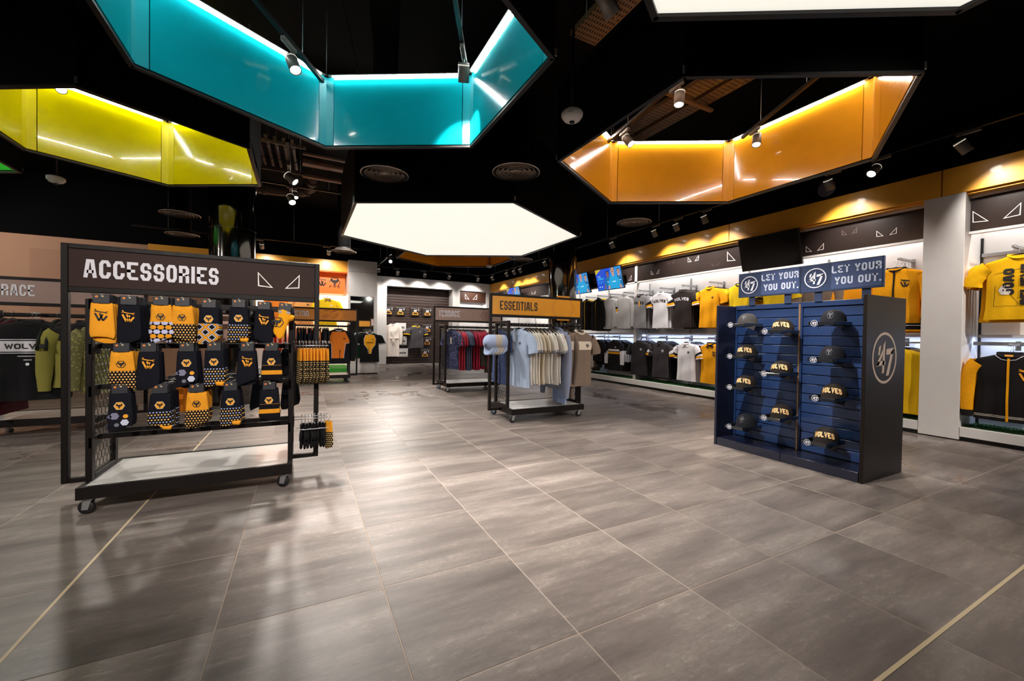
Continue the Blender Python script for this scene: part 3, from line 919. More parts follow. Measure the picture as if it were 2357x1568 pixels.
# pipes, ducts and cable trays in the void
def holes(name, col):
    M = bpy.data.materials.new(name)
    M.use_nodes = True
    b_ = M.node_tree.nodes['Principled BSDF']
    b_.inputs['Base Color'].default_value = srgb(col) + (1,)
    b_.inputs['Roughness'].default_value = .5
    t = NT(M)
    x, y, z = t.sep(t.coord('Object'))
    u = t.m('ABSOLUTE', t.m('SUBTRACT', t.m('FRACT', t.m('MULTIPLY', x, 18)), .5))
    v = t.m('ABSOLUTE', t.m('SUBTRACT', t.m('FRACT', t.m('MULTIPLY', y, 34)), .5))
    hole = t.m('MULTIPLY', t.m('LESS_THAN', u, .22), t.m('LESS_THAN', v, .2))
    t.link(t.m('SUBTRACT', 1.0, hole), b_.inputs['Alpha'])
    return M
TRAYM = holes('cable_tray_steel', '#5e4630')
def cable_tray(a, b_, w, label):
    a, b_ = Vector(a), Vector(b_)
    d = b_ - a
    o = thing('cable_tray', label, 'cable tray', a, math.atan2(d.y, d.x), group='perforated cable trays in the ceiling void')
    L = d.length
    MB().add([(0, -w / 2, 0), (L, -w / 2, 0), (L, w / 2, 0), (0, w / 2, 0)], [(0, 1, 2, 3)]).build('tray_base', TRAYM, o)
    for s_ in (-1, 1):
        MB().box(0, L, s_ * w / 2 - .003, s_ * w / 2 + .003, 0, .05).build('tray_side', mat('tray_side', '#6b4f36', .5, .3), o)
    r_ = MB()
    for k in range(2):
        for s_ in (-1, 1):
            r_.cyl((L * (.25 + .5 * k), s_ * w * .5, 0), (L * (.25 + .5 * k), s_ * w * .5, 4.35 - a.z), .004, 5)
    r_.build('hanger_rod', STEEL, o)
    return o
cable_tray((4.05, 5.4, 4.0), (4.1, 2.2, 4.0), .22, 'perforated cable tray seen through the amber ring')
cable_tray((4.42, 5.4, 4.05), (4.45, 2.2, 4.05), .20, 'second perforated cable tray seen through the amber ring')
cable_tray((2.45, 3.3, 4.0), (2.45, 2.3, 4.0), .34, 'short perforated cable tray beside the white light box')
o = thing('tray_bracket', 'bracket bar under the cable trays in the amber ring', 'bracket', (4.1, 3.5, 3.97))
MB().box(-.45, .5, -.025, .025, 0, .03).build('bar', mat('tray_side', '#6b4f36', .5, .3), o)
def pipe(pts, r, label, rings=False, name='ceiling_pipe', cat='pipe'):
    a = Vector(pts[0])
    o = thing(name, label, cat, a, group='brown painted services in the ceiling void')
    q = []
    P3 = [Vector(p) - a for p in pts]
    for i in range(len(P3) - 1):
        for s_ in range(4):
            q.append(P3[i].lerp(P3[i + 1], s_ / 4))
    q.append(P3[-1])
    MB().tube(q, r, 14).build('pipe_run', DUCTM, o)
    for i in range(1, len(P3)):
        p = P3[i - 1].lerp(P3[i], .5)
        d = (P3[i] - P3[i - 1]).normalized() * .03
        MB().cyl(p - d, p + d, r * 1.18, 12).cyl(p + Vector((0, 0, r)), p + Vector((0, 0, 4.35 - a.z - p.z)), .004, 5).build('clamp', mat('clamp_brown', '#3a2a22', .6), o)
    return o
for k in range(5):
    x_ = -.62 + k * .115
    pipe([(x_, 7.05, 3.98), (x_ + .02, 7.6, 3.98), (x_ + .05, 8.0, 3.9)], .024, 'brown pipe of five side by side, number %s from the yellow ring' % ('one', 'two', 'three', 'four', 'five')[k])
for k, (y_, z_, r) in enumerate(((7.45, 3.98, .03), (7.8, 3.97, .07), (8.4, 3.95, .05))):
    o = thing('ceiling_duct', 'flat brown duct %s of three stacked above the white light box' % ('uppermost', 'middle', 'lowest')[k], 'duct', (-.02, y_, z_), group='flat brown ducts')
    MB().bbox(0, 1.5, -r, r, -r * .6, r * .6, .006).build('duct_run', mat('duct_brown', '#7b5442', .6, kind='paint'), o)
    MB().box(.7, .74, -r - .01, r + .01, -r * .6 - .008, r * .6 + .008).build('flange', DUCTM, o)
pipe([(-1.0, 9.6, 3.95), (-.4, 9.55, 3.95), (-.02, 9.4, 3.95), (.14, 9.1, 3.97), (.16, 8.7, 4.1)], .10, 'fat bent brown duct below the pipes', name='bent_duct', cat='duct')
for k, (y_, z_) in enumerate(((7.15, 3.95), (8.2, 3.9))):
    o = thing('pipe_rail', 'punched brown support rail %s' % ('above the five pipes', 'under the five pipes')[k], 'rail', (-.72, y_, z_), group='punched support rails')
    MB().box(0, .75, -.02, .02, -.02, .02).build('channel', DUCTM, o)
    for x_ in (.08, .67):
        MB().cyl((x_, 0, .02), (x_, 0, 4.35 - z_), .004, 5).build('hanger_rod', STEEL, o)
    h_ = MB()
    for j in range(9):
        h_.box(.04 + j * .08, .07 + j * .08, -.022, -.019, -.008, .008)
    h_.build('slot', PRINTB, o)

# round columns
def column(x, y, label):
    o = structure(MB().lathe([(.3, 0), (.3, 4.35)], n=64).build('trim_23' if x > 0 else 'trim_24', mat('column_black_gloss', '#4a4744', .10, .95, coat=.5)))
    o.location = (x, y, 0)
    for z_ in (1.44, 2.62):
        MB().lathe([(.3008, z_), (.3008, z_ + .006)], n=64).build('joint_ring', NAVYBLK, o)
    return o
column(5.05, 7.45, '')
column(-.95, 7.5, '')
# ------------------------------------------------------------------ wheeled racks
def caster_meshes():
    fork = MB()
    fork.box(-.034, .034, -.03, .03, .09, .098)
    for s_ in (-1, 1):
        fork.add([(-.022, s_ * .019, .09), (.022, s_ * .019, .09), (.004, s_ * .019, .028), (-.028, s_ * .019, .028), (-.022, s_ * .016, .09), (.022, s_ * .016, .09), (.004, s_ * .016, .028), (-.028, s_ * .016, .028)],
                 [(0, 1, 2, 3), (7, 6, 5, 4), (0, 4, 5, 1), (1, 5, 6, 2), (2, 6, 7, 3), (3, 7, 4, 0)])
    fork.cyl((0, 0, .096), (0, 0, .105), .02, 14)
    wheel = MB()
    prof = [(.012, -.013), (.036, -.013), (.041, -.008), (.041, .008), (.036, .013), (.012, .013)]
    wheel.lathe(prof, n=22)
    hub = MB().lathe([(0, -.0145), (.013, -.0145), (.013, .0145), (0, .0145)], n=14)
    return fork.mesh('fork', STEEL), wheel.mesh('wheel', RUBBER), hub.mesh('hub', CHROME), wheel.mesh('wheel', BLUEWH)
CAST = caster_meshes()
def caster(parent, x, y, a, blue=False):
    f = place('caster', CAST[0], parent, (x, y, 0), a)
    w_ = place('wheel', CAST[3 if blue else 1], f, (-.012, 0, .041), rot=(PI / 2, 0, 0))
    place('hub', CAST[2], f, (-.012, 0, .041), rot=(PI / 2, 0, 0))

def hexmesh(w, h, r=.031, t=.0035):
    """wire mesh of upright six-sided cells in a w x h window (x across, y up)"""
    out = []
    dx, dy = r * math.sqrt(3), r * 1.5
    for j in range(int(h / dy) + 2):
        for i in range(int(w / dx) + 2):
            cx_, cy_ = i * dx + (dx / 2 if j % 2 else 0), j * dy
            P_ = [(cx_ + r * math.cos(PI / 2 + PI / 3 * k), cy_ + r * math.sin(PI / 2 + PI / 3 * k)) for k in range(6)]
            for k in (0, 1, 2):
                a, b_ = P_[k], P_[k + 1]
                if all(-.001 <= q[0] <= w + .001 and -.001 <= q[1] <= h + .001 for q in (a, b_)):
                    out += stroke([a, b_], t)
    return out
MESHPOLY = hexmesh(.31, 1.06)
def wire_mesh():
    mb = MB()
    Mx = Matrix(((0, 0, 1, 0), (1, 0, 0, -.155), (0, 1, 0, .2), (0, 0, 0, 1)))
    for p in MESHPOLY:
        mb.prism(p, Mx, .003)
    return mb.mesh('wire_mesh', MESHB)
WIRE = wire_mesh()

def rack(name, label, cx_, cy_, sign_mat, frame_mat, rails=True, bars=False, blue=(), back_sign=None):
    o = thing(name, label, 'rack', (cx_, cy_, 0), group='wheeled display racks with lettered header signs')
    L, D = .555, .33
    MB().bbox(-L, L, -D, -D + .03, .10, .172, .002).bbox(-L, L, D - .03, D, .10, .172, .002).bbox(-L, -L + .03, -D + .03, D - .03, .10, .172, .002).bbox(L - .03, L, -D + .03, D - .03, .10, .172, .002).build('tray_frame', frame_mat, o)
    MB().box(-L + .02, L - .02, -D + .02, D - .02, .14, .168).build('tray_top', TRAYW, o)
    for i, (sx, sy) in enumerate(((-1, -1), (1, -1), (-1, 1), (1, 1))):
        caster(o, sx * (L - .045), sy * (D - .05), random.uniform(-.7, .7), i in blue)
    for s_ in (-1, 1):
        x0, x1 = (-L - .002, -L + .03) if s_ < 0 else (L - .03, L + .002)
        e_ = MB()
        for y0 in (-.2, .155):
            e_.bbox(x0, x1, y0, y0 + .045, .165, 1.285, .003)
        e_.bbox(x0, x1, -.155, .155, .172, .205, .003).bbox(x0, x1, -.155, .155, 1.25, 1.285, .003)
        f_ = e_.build('end_frame', frame_mat, o)
        place('wire_mesh', WIRE, f_, ((x0 + x1) / 2, 0, 0))
        # upright slots on the front post
        q_ = MB()
        for k in range(34):
            q_.box(s_ * (L - .04) - .012, s_ * (L - .04) + .012, -.2015, -.1995, .25 + k * .03, .262 + k * .03)
    H = .715
    p_ = MB()
    for s_ in (-1, 1):
        p_.bbox(s_ * H - .017, s_ * H + .017, -.02, .02, .12, 1.64, .003)
        a, b_ = sorted((s_ * (L - .01), s_ * (H - .017)))
        p_.bbox(a, b_, -.02, .02, .12, .15, .003)
    p_.bbox(-H + .017, H - .017, -.02, .02, 1.61, 1.64, .003).bbox(-H + .017, H - .017, -.02, .02, 1.335, 1.37, .003)
    p_.build('portal_frame', frame_mat, o)
    MB().bbox(-H + .017, H - .017, -.012, .012, 1.37, 1.61, .001).build('sign_panel', sign_mat, o)
    if rails:
        for y_ in (-.2, .2):
            r_ = MB().bbox(-L + .03, L - .03, y_ - .012, y_ + .012, 1.22, 1.255, .003)
            r_.build('hanging_rail', frame_mat, o)
    if bars:
        for z_ in (1.27, .995, .735, .42):
            MB().bbox(-L + .03, L - .03, -.095, -.07, z_ - .016, z_ + .016, .002).build('cross_bar', frame_mat, o)
            for s_ in (-1, 1):
                MB().bbox(s_ * (L - .02) - .008, s_ * (L - .02) + .008, -.2, -.07, z_ - .05, z_ + .018, .002).build('bar_bracket', frame_mat, o)
        for z_ in (1.27, .995, .735, .42):
            MB().bbox(-L + .03, L - .03, .07, .095, z_ - .016, z_ + .016, .002).build('cross_bar', frame_mat, o)
    return o

def sign_text(o, text, h, w, t, gap, x, z, m_, y=-.0135, mats=None):
    mb = MB()
    polys, _w = words2d(text, h, w, t, gap)
    Mx = Matrix(((1, 0, 0, x), (0, 0, -1, y), (0, 1, 0, z), (0, 0, 0, 1)))
    for p in polys:
        mb.prism(p, Mx, .0015)
    return mb.build('lettering', m_, o)
def sign_polys(o, name, polys, m_, x, z, s_, y=-.0135, d=.001):
    mb = MB()
    Mx = Matrix(((s_, 0, 0, x), (0, 0, -1, y), (0, s_, 0, z), (0, 0, 0, 1)))
    for p in polys:
        mb.prism(p, Mx, d)
    return mb.build(name, m_, o)

SIGN_ACC = mat('sign_dark_brown', '#33211d', .62, kind='paint', spec=.2)
SIGN_TAU = mat('sign_taupe', '#9b8078', .4, kind='paint')
SIGN_YEL = mat('sign_amber', '#e79a12', .38, kind='paint')
FR_BRN = mat('frame_dark_brown', '#120c0b', .5, kind='metal', spec=.22)
# wolf-head watermark, simplified, unit width 1
WMARK = stroke([(-.18, .5), (-.46, 0), (-.18, -.5)], .09) + stroke([(-.05, .5), (-.32, 0), (-.05, -.5)], .05)
WHEAD = [[(-.12, .30), (.02, .36), (.30, .50), (.30, -.5), (.02, -.5), (-.2, .02)]]

acc = rack('accessories_rack', 'wheeled sock rack with dark brown header sign lettered in pale capitals', -.615, 3.58, SIGN_ACC, FR_BRN, rails=False, bars=True)
sign_text(acc, 'ACCESSORIES', .118, .0565, .0195, .0115, -.628, 1.43, PRINTW)
sign_polys(acc, 'eye_motif', eyes2d(.06), EYEM, .455, 1.48, .135)
ess = rack('essentials_rack', 'wheeled clothes rail with amber header sign lettered in dark brown', 2.875, 4.82, SIGN_YEL, FR_BRN, blue=(2,))
sign_text(ess, 'ESSENTIALS', .118, .051, .0175, .0095, -.588, 1.43, mat('print_dark_brown', '#2a1a10', .5))
sign_polys(ess, 'hexagon_motif', HEXRING, mat('motif_amber', '#dc8f20', .4), .4, 1.49, .4)
ter = rack('terrace_rack', 'wheeled clothes rail with taupe sign near the back wall', 2.965, 7.66, SIGN_TAU, FR_BRN, blue=(2,))
sign_text(ter, 'TERRACE', .118, .0525, .0175, .0105, -.635, 1.44, PRINTW)
sign_polys(ter, 'wolf_motif', WMARK + WHEAD, mat('motif_taupe', '#7d5f58', .45), .36, 1.49, .235)
ter2 = rack('terrace_rack', 'wheeled clothes rail with taupe sign behind the sock rack, by the plaster wall', -2.355, 6.25, SIGN_TAU, FR_BRN, blue=(0, 1))
sign_text(ter2, 'TERRACE', .118, .0525, .0175, .0105, -.635, 1.44, PRINTW)
sign_polys(ter2, 'wolf_motif', WMARK + WHEAD, mat('motif_taupe', '#7d5f58', .45), .36, 1.49, .235)
ret = rack('retro_rack', 'wheeled clothes rail with orange streaked sign in front of the orange bay', .395, 9.95, mat('sign_orange', '#d98624', .4, kind='paint'), FR_BRN)
sign_text(ret, 'RETRO', .118, .06, .0185, .0065, -.60, 1.44, PRINTW)
stk_ = []
rr = random.Random(5)
for k in range(26):
    x_, y_, l_ = rr.uniform(-.02, .28), rr.uniform(-.1, .09), rr.uniform(.05, .16)
    stk_ += stroke([(x_, y_), (x_ + l_ * .8, y_ + l_ * .5)], rr.uniform(.003, .009))
stk_ = [[(max(-.1, min(.42, x_)), max(-.115, min(.115, y_))) for x_, y_ in p] for p in stk_]
sign_polys(ret, 'brush_streaks', stk_, mat('streak_orange', '#a9521b', .5), .0, 1.49, 1.0)
net = []
for k in range(17):
    x_ = .36 + k * .02
    net += stroke([(x_, -.115), (min(.69, x_ + .13), -.115 + min(.23, (min(.69, x_ + .13) - x_) * 1.77))], .003)
    net += stroke([(x_, .115), (min(.69, x_ + .13), .115 - min(.23, (min(.69, x_ + .13) - x_) * 1.77))], .003)
sign_polys(ret, 'net_print', net, mat('net_brown', '#7a4a18', .5), .0, 1.49, 1.0)

# ------------------------------------------------------------------ garments
def hook_tube(mb, mi, top=0.0, reach=.034):
    pts = [(-.018, 0, top - .012)]
    for k in range(7):
        a = PI * (1 - k / 6)
        pts.append((.018 * math.cos(a), 0, top - .006 + .018 * math.sin(a) * .9))
    pts += [(.016, 0, top - .03), (.0, 0, top - .045), (0, 0, top - .08)]
    mb.tube(pts, .0022, 5, mi)

def se(t, p):
    return math.copysign(abs(t) ** (2.0 / p), t)

HANGM = mat('hanger_black', '#171315', .5)
class Garment:
    """a thin clothing shell hanging from a hook at the origin, chest towards -Y"""
    def __init__(s, L=.72, w=.235, d=.05, sleeve='short', amp=.008, seed=0, drop=.085, slope=.05):
        s.L, s.w, s.d, s.sl, s.amp, s.drop, s.slope = L, w, d, sleeve, amp, drop, slope
        r = random.Random(seed)
        s.ph = [r.uniform(0, 6.28) for _ in range(4)]
        s.tw = r.uniform(-.006, .006)
    def hw(s, z):           # half width by depth below the neck
        pts = [(0, .34), (.02, .52), (s.slope, .93), (s.slope + .022, 1.0), (.14, .98), (.24, .93), (.4, .93), (.55, .95), (s.L, 1.0)]
        for (a, x), (b_, y) in zip(pts, pts[1:]):
            if z <= b_:
                k = (z - a) / (b_ - a)
                return s.w * (x + (y - x) * k)
        return s.w
    def hd(s, z):
        pts = [(0, .8), (.03, .9), (.1, .95), (.25, 1.1), (.5, 1.0), (s.L, .9)]
        for (a, x), (b_, y) in zip(pts, pts[1:]):
            if z <= b_:
                return s.d * (x + (y - x) * (z - a) / (b_ - a))
        return s.d * .9
    def fold(s, x, z, sg):
        k = min(1, max(0, (z - .1) / .35))
        return s.amp * k * (math.sin(x * 34 + s.ph[0] + z * 2.2) + .6 * math.sin(x * 61 + s.ph[1] * sg + z * 1.3)) + s.amp * .5 * math.sin(z * 17 + s.ph[2] + x * 9)
    def pt(s, x, z, front=True, off=0.0):
        w = s.hw(z)
        q = max(0.0, 1 - min(1, abs(x) / w) ** 2.6) ** (1 / 2.6)
        sg = -1 if front else 1
        return Vector((x, sg * (s.hd(z) * q + off) + s.fold(x, z, sg) * min(1, q * 1.5), -s.drop - z))
    def body(s, mb, mi=0, n=22, bands=(), fine=False):
        n = 48 if fine else n
        zs = [0, .012, .03, s.slope, s.slope + .022, .12, .18, .25, .34, .44, .54, s.L * .86, s.L - .012, s.L]
        if fine:
            zs += [.09, .15, .21, .28, .31, .37, .40, .47, .505, .575, .61]
        zs = [z for z in zs if z <= s.L] + [b_ for x in bands for b_ in x[:2]]
        zs = sorted(set(round(z, 4) for z in zs))
        rows, mis = [], []
        for z in zs:
            w, r = s.hw(z), []
            for j in range(n):
                a = 2 * PI * j / n
                x = w * se(math.cos(a), 2.4)
                r.append(s.pt(x * .9999, z, math.sin(a) < 0))
            rows.append(r)
        for a, b_ in zip(zs, zs[1:]):
            k = mi
            for t in bands:
                if a >= t[0] - 1e-4 and b_ <= t[1] + 1e-4:
                    k = t[2]
            mis.append(k)
        mb.grid(rows, True, mis=mis)
        c_ = rows[-1]
        o = len(mb.v)
        mb.v += [(p.x * .97, p.y * .8, p.z + .01) for p in c_]
        mb.f.append([o + i for i in range(len(c_))]); mb.mi.append(mi); mb.sm.append(False)
        t_ = rows[0]
        o = len(mb.v)
        mb.v += [(p.x, p.y, p.z - .012) for p in t_]
        mb.f.append([o + i for i in range(len(t_))][::-1]); mb.mi.append(mi); mb.sm.append(False)
        return mb
    def sleeve(s, mb, sg, mi=0, cuffs=(), n=12):
        """cuffs: [(from, to, material)] along the sleeve 0..1"""
        w = s.w
        sh = Vector((sg * w * .88, 0, -s.drop - s.slope - .055))
        if s.sl == 'short':
            P_ = [sh, Vector((sg * (w + .03), 0, -s.drop - .15)), Vector((sg * (w + .075), -.004, -s.drop - .235)), Vector((sg * (w + .085), -.006, -s.drop - .30))]
            R_ = [.075, .078, .075, .078]
        else:
            e_ = .69 if s.sl == 'long' else s.sl
            P_ = [sh, Vector((sg * (w + .02), 0, -s.drop - .17)), Vector((sg * (w + .055), -.008, -s.drop - .34)), Vector((sg * (w + .05), -.018, -s.drop - e_ * .75)), Vector((sg * (w + .045), -.025, -s.drop - e_))]
            R_ = [.075, .078, .07, .06, .045]
        ts = sorted(set([0, .15, .3, .45, .6, .75, .9, 1.0] + [round(x, 3) for t in cuffs for x in t[:2]]))
        rows, mis = [], []
        m_ = len(P_) - 1
        for t in ts:
            f = min(t * m_, m_ - 1e-6); i = int(f); k = f - i
            p = P_[i].lerp(P_[i + 1], k); r = R_[i] + (R_[i + 1] - R_[i]) * k
            d = (P_[i + 1] - P_[i]).normalized()
            u = Vector((0, 1, 0)); v = d.cross(u).normalized()
            dd = min(s.d * .85, r * .6)
            row = []
            for j in range(n):
                a = 2 * PI * j / n
                wob = 1 + .10 * math.sin(3 * a + t * 9 + s.ph[3])
                row.append(p + v * (r * math.cos(a) * wob) + u * (dd * math.sin(a) * wob))
            rows.append(row)
        for a, b_ in zip(ts, ts[1:]):
            k = mi
            for t in cuffs:
                if a >= t[0] - 1e-4 and b_ <= t[1] + 1e-4:
                    k = t[2]
            mis.append(k)
        mb.grid(rows if sg < 0 else [r[::-1] for r in rows], True, mis=mis)
        o = len(mb.v)
        c_ = rows[-1]
        mb.v += [tuple(p + Vector((0, 0, .006))) for p in c_]
        mb.f.append([o + i for i in range(n)]); mb.mi.append(mis[-1]); mb.sm.append(False)
        return mb
    def collar(s, mb, mi=0, r=.012, polo=False):
        w, d = s.hw(0.0) * 1.02, s.hd(0.0) * 1.02
        pts = []
        for j in range(18):
            a = 2 * PI * j / 18
            y = d * math.sin(a)
            z = -s.drop + (.012 if y > 0 else 0) - (.035 * (-math.sin(a)) ** 2 if y < 0 else 0)
            pts.append((w * math.cos(a), y - (.004 if y < 0 else 0), z))
        mb.tube(pts, r, 6, mi, closed=True)
        if polo:
            for sg in (-1, 1):
                vs = [(sg * w * .98, -.01, -s.drop + .01), (sg * .012, -d - .012, -s.drop - .04), (sg * .055, -d - .014, -s.drop - .085), (sg * (w + .028), -.03, -s.drop - .045)]
                mb.add(vs, [(0, 1, 2, 3) if sg < 0 else (3, 2, 1, 0)], mi)
        return mb
    def hood(s, mb, mi=0):
        rows = []
        for i in range(6):
            t = i / 5
            r = []
            for j in range(12):
                a = 2 * PI * j / 12
                rx = .10 * math.sin(.35 + t * 2.5) + .03
                r.append((rx * math.cos(a), .045 + .055 * math.sin(a) * (1 - .4 * t), -s.drop + .02 - t * .20 - .03 * math.sin(a)))
            rows.append(r)
        return mb.grid(rows, True, mi)
    def hanger(s, mb, mi=0, mi2=None):
        hook_tube(mb, mi if mi2 is None else mi2)
        w = s.hw(s.slope) * .9
        vs = []
        for x, z in ((-w, -s.drop - s.slope * 1.0), (-.05, -s.drop + .012), (0, -s.drop + .022), (.05, -s.drop + .012), (w, -s.drop - s.slope)):
            for yy, zz in ((-.012, 0), (.012, 0), (.012, -.026), (-.012, -.026)):
                vs.append((x, yy, z + zz))
        fs = []
        for i in range(4):
            for j in range(4):
                a, b_ = i * 4 + j, i * 4 + (j + 1) % 4
                fs.append((a, a + 4, b_ + 4, b_))
        mb.add(vs, fs, mi)
        return mb
    def prnt(s, polys, dx=0.0, dz=.25, mb=None, mi=0, off=.004, scale=1.0):
        """print laid on the chest; dz below the neck to the print's origin"""
        mb = mb or MB()
        def tri(a, b_, c_, n):
            e = max(((a[0] - b_[0]) ** 2 + (a[1] - b_[1]) ** 2, 0), ((b_[0] - c_[0]) ** 2 + (b_[1] - c_[1]) ** 2, 1), ((c_[0] - a[0]) ** 2 + (c_[1] - a[1]) ** 2, 2))
            if e[0] > .0011 and n < 10:
                a, b_, c_ = ((a, b_, c_), (b_, c_, a), (c_, a, b_))[e[1]]
                m_ = ((a[0] + b_[0]) / 2, (a[1] + b_[1]) / 2)
                tri(a, m_, c_, n + 1); tri(m_, b_, c_, n + 1)
            else:
                mb.add([s.pt((x * scale + dx), dz - y * scale, True, off) for x, y in (a, b_, c_)], [(0, 1, 2)], mi)
        for p in polys:
            if max(abs(p[0][0] - q[0]) + abs(p[0][1] - q[1]) for q in p) * scale < .05:
                mb.add([s.pt((x * scale + dx), dz - y * scale, True, off) for x, y in p], [list(range(len(p)))], mi)
            else:
                for i in range(1, len(p) - 1):
                    tri(p[0], p[i], p[i + 1], 0)
        return mb

def text_polys(text, h, w, t, gap, arch=0.0):
    polys, tw = words2d(text, h, w, t, gap)
    out = []
    for p in polys:
        q = []
        for x, y in p:
            u = x - tw / 2
            q.append((u, y + (arch * (1 - (2 * u / tw) ** 2) if arch else 0)))
        out.append(q)
    return out

NGARM = 0
def garment(cat, label, mats, g, group=None, name=None, cuffs=(), bands=(), collar=None, polo=False, hood=None, prints=(), hanger=True, zipper=None, tagc=None, buttons=None, sleeve_mi=0, simple=False):
    """mats[0] is the cloth; prints = [(part name, polys, material, kwargs)]; simple = one joined mesh (a piece mostly hidden behind others)"""
    name = name or cat.replace(' ', '_').replace('-', '_')
    b_ = MB()
    g.body(b_, 0, bands=bands, fine=not simple)
    ml = list(mats)
    if simple:
        for sg in (-1, 1):
            if g.sl:
                g.sleeve(b_, sg, sleeve_mi, cuffs, 8)
        ml2 = ml + [HANGM, STEEL]
        g.hanger(b_, len(ml), len(ml) + 1)
        if collar:
            ml2 = ml2 + [collar]
            g.collar(b_, len(ml2) - 1)
        if hood:
            ml2 = ml2 + [hood]
            g.hood(b_, len(ml2) - 1)
        o = b_.build(name, ml2)
        return tag(o, label, cat, group)
    o = tag(b_.build(name, ml), label, cat, group)
    for sg in (-1, 1):
        if g.sl:
            g.sleeve(MB(), sg, sleeve_mi, cuffs).build('sleeve', ml, o)
    if collar:
        g.collar(MB(), polo=polo).build('collar', collar, o)
    if hood:
        g.hood(MB()).build('hood', hood, o)
    if hanger:
        g.hanger(MB(), 0, 1).build('hanger', [HANGM, STEEL], o)
    for pn, polys, m_, kw in prints:
        g.prnt(polys, **kw).build(pn, m_, o)
    if zipper:
        z_ = MB()
        zs = [.03 + k * (g.L - .03) / 16 for k in range(17)]
        for a, c_ in zip(zs, zs[1:]):
            z_.add([g.pt(x, z, True, .005) for x, z in ((-.009, a), (-.009, c_), (.009, c_), (.009, a))], [(0, 1, 2, 3)])
        z_.build('zip', zipper, o)
    if buttons:
        z_ = MB()
        for k in range(3):
            q = g.pt(0, .05 + k * .04, True, .006)
            z_.tube([q + Vector((0, .003, 0)), q + Vector((0, -.002, 0))], .006, 8)
        z_.build('button', buttons, o)
    if tagc:
        z_ = MB()
        q = g.pt(.05, .14, True, .012)
        z_.bbox(q.x - .02, q.x + .02, q.y - .002, q.y, q.z - .12, q.z, .0005)
        z_.build('price_tag', tagc, o)
    return o

def put(o, loc, rz=0.0):
    o.location = loc
    o.rotation_euler = (0, 0, rz)
    return o
def row_of(proto, spots, label, group, jitter=.02, rj=.05):
    """copies of a hanging garment at the given spots [(x, y, z, rz)]; label is true of every one of them"""
    out = []
    ORD_ = ('first', 'second', 'third', 'fourth', 'fifth', 'sixth', 'seventh', 'eighth', 'ninth', 'tenth', 'eleventh', 'twelfth')
    for k, (x, y, z, rz) in enumerate(spots):
        a = rz + random.uniform(-rj, rj)
        sc_ = random.uniform(.95, 1.05)
        if k == 0:
            o = put(proto, (x, y, z), a)
        else:
            o = dup(proto, (x, y, z), a)
        o.scale = (sc_, 1, 1 + (sc_ - 1) * .4)
        o['label'] = (ORD_[k] + ' ' + label) if len(spots) > 1 else label
        o['group'] = group
        out.append(o)
    return out
# ------------------------------------------------------------------ clothes on the shelving wall
BLK, DGR, GRY, LGR, WHT, AMB, YEL, CRM, NVY = [fab(x) for x in ('#1a1719', '#3a3638', '#8c8a8c', '#b9b6b6', '#e6e2e6', '#f0a20c', '#f2c81e', '#cfc4b6', '#15161f')]
OLV, RED, DRED, SLT, TPE, SKY, MAR = [fab(x) for x in ('#6d6a35', '#b23a4c', '#8f1e36', '#555d74', '#7a6a5e', '#a9b9d3', '#4a1420')]
BROWNBLK = fab('#2b2422')
TAG = mat('tag_amber', '#e8a040', .6)
BANDM = [None, BLK, AMB, WHT]
def arm(y, z, x0, x1, label, group):
    o = thing('display_rail', label, 'display rail', (x1, y, z), group=group)
    MB().bbox(x0 - x1, 0, -.012, .012, .0, .022, .002).build('bar', STEEL, o)
    k_ = MB()
    for i in range(10):
        x = x0 - x1 + .02 + i * (x1 - x0 - .04) / 10
        k_.box(x, x + .012, -.0125, .0125, .022, .03)
    k_.build('stop_bead', STEEL, o)
    MB().box(-.014, -.002, -.02, .02, -.05, .05).build('bracket', STEEL, o)
    return o
G2 = dict(cuffs=[(.55, .68, 1), (.68, .86, 2), (.86, 1.0, 3)])
def stack(y, z, front, back, n, what, group, x0=6.6, dx=.052, zs=0):
    """front piece, then n copies of the joined piece behind it along a wall arm"""
    put(front, (x0, y, z), -Q + random.uniform(-.08, .04))
    front['group'] = group
    row_of(back, [(x0 + .06 + k * dx, y - .012 + random.uniform(-.02, .015), z, -Q) for k in range(n)], what, group)
UP, LO = 2.105, 1.085
def tee_g(seed, **k):
    return Garment(L=.73, w=.225, d=.04, seed=seed, **k)
def flat_g(seed, **k):
    return Garment(L=.73, w=.222, d=.02, seed=seed, amp=.006, **k)
upper = [(8.62, 'a'), (8.15, 'b'), (7.68, 'c'), (7.2, 'd'), (6.72, 'e'), (6.13, 'f'), (5.58, 'g'), (4.98, 'h'), (4.4, 'i'), (3.8, 'j'), (3.22, 'k'), (2.72, 'l'), (2.33, 'm')]
for y, k in upper:
    arm(y, UP, 6.57, 7.0, 'upper steel display arm holding ' + dict(a='yellow-trimmed black hoodies', b='black jackets', c='banded grey hoodies', d='grey sweatshirts', e='grey lettered T-shirts', f='white lettered T-shirts', g='black lettered T-shirts', h='plain amber T-shirts', i='black-cuffed yellow shirts', j='yellow polo shirts', k='brown-grey tops', l='amber tops', m='amber track jackets')[k], 'upper display arms')
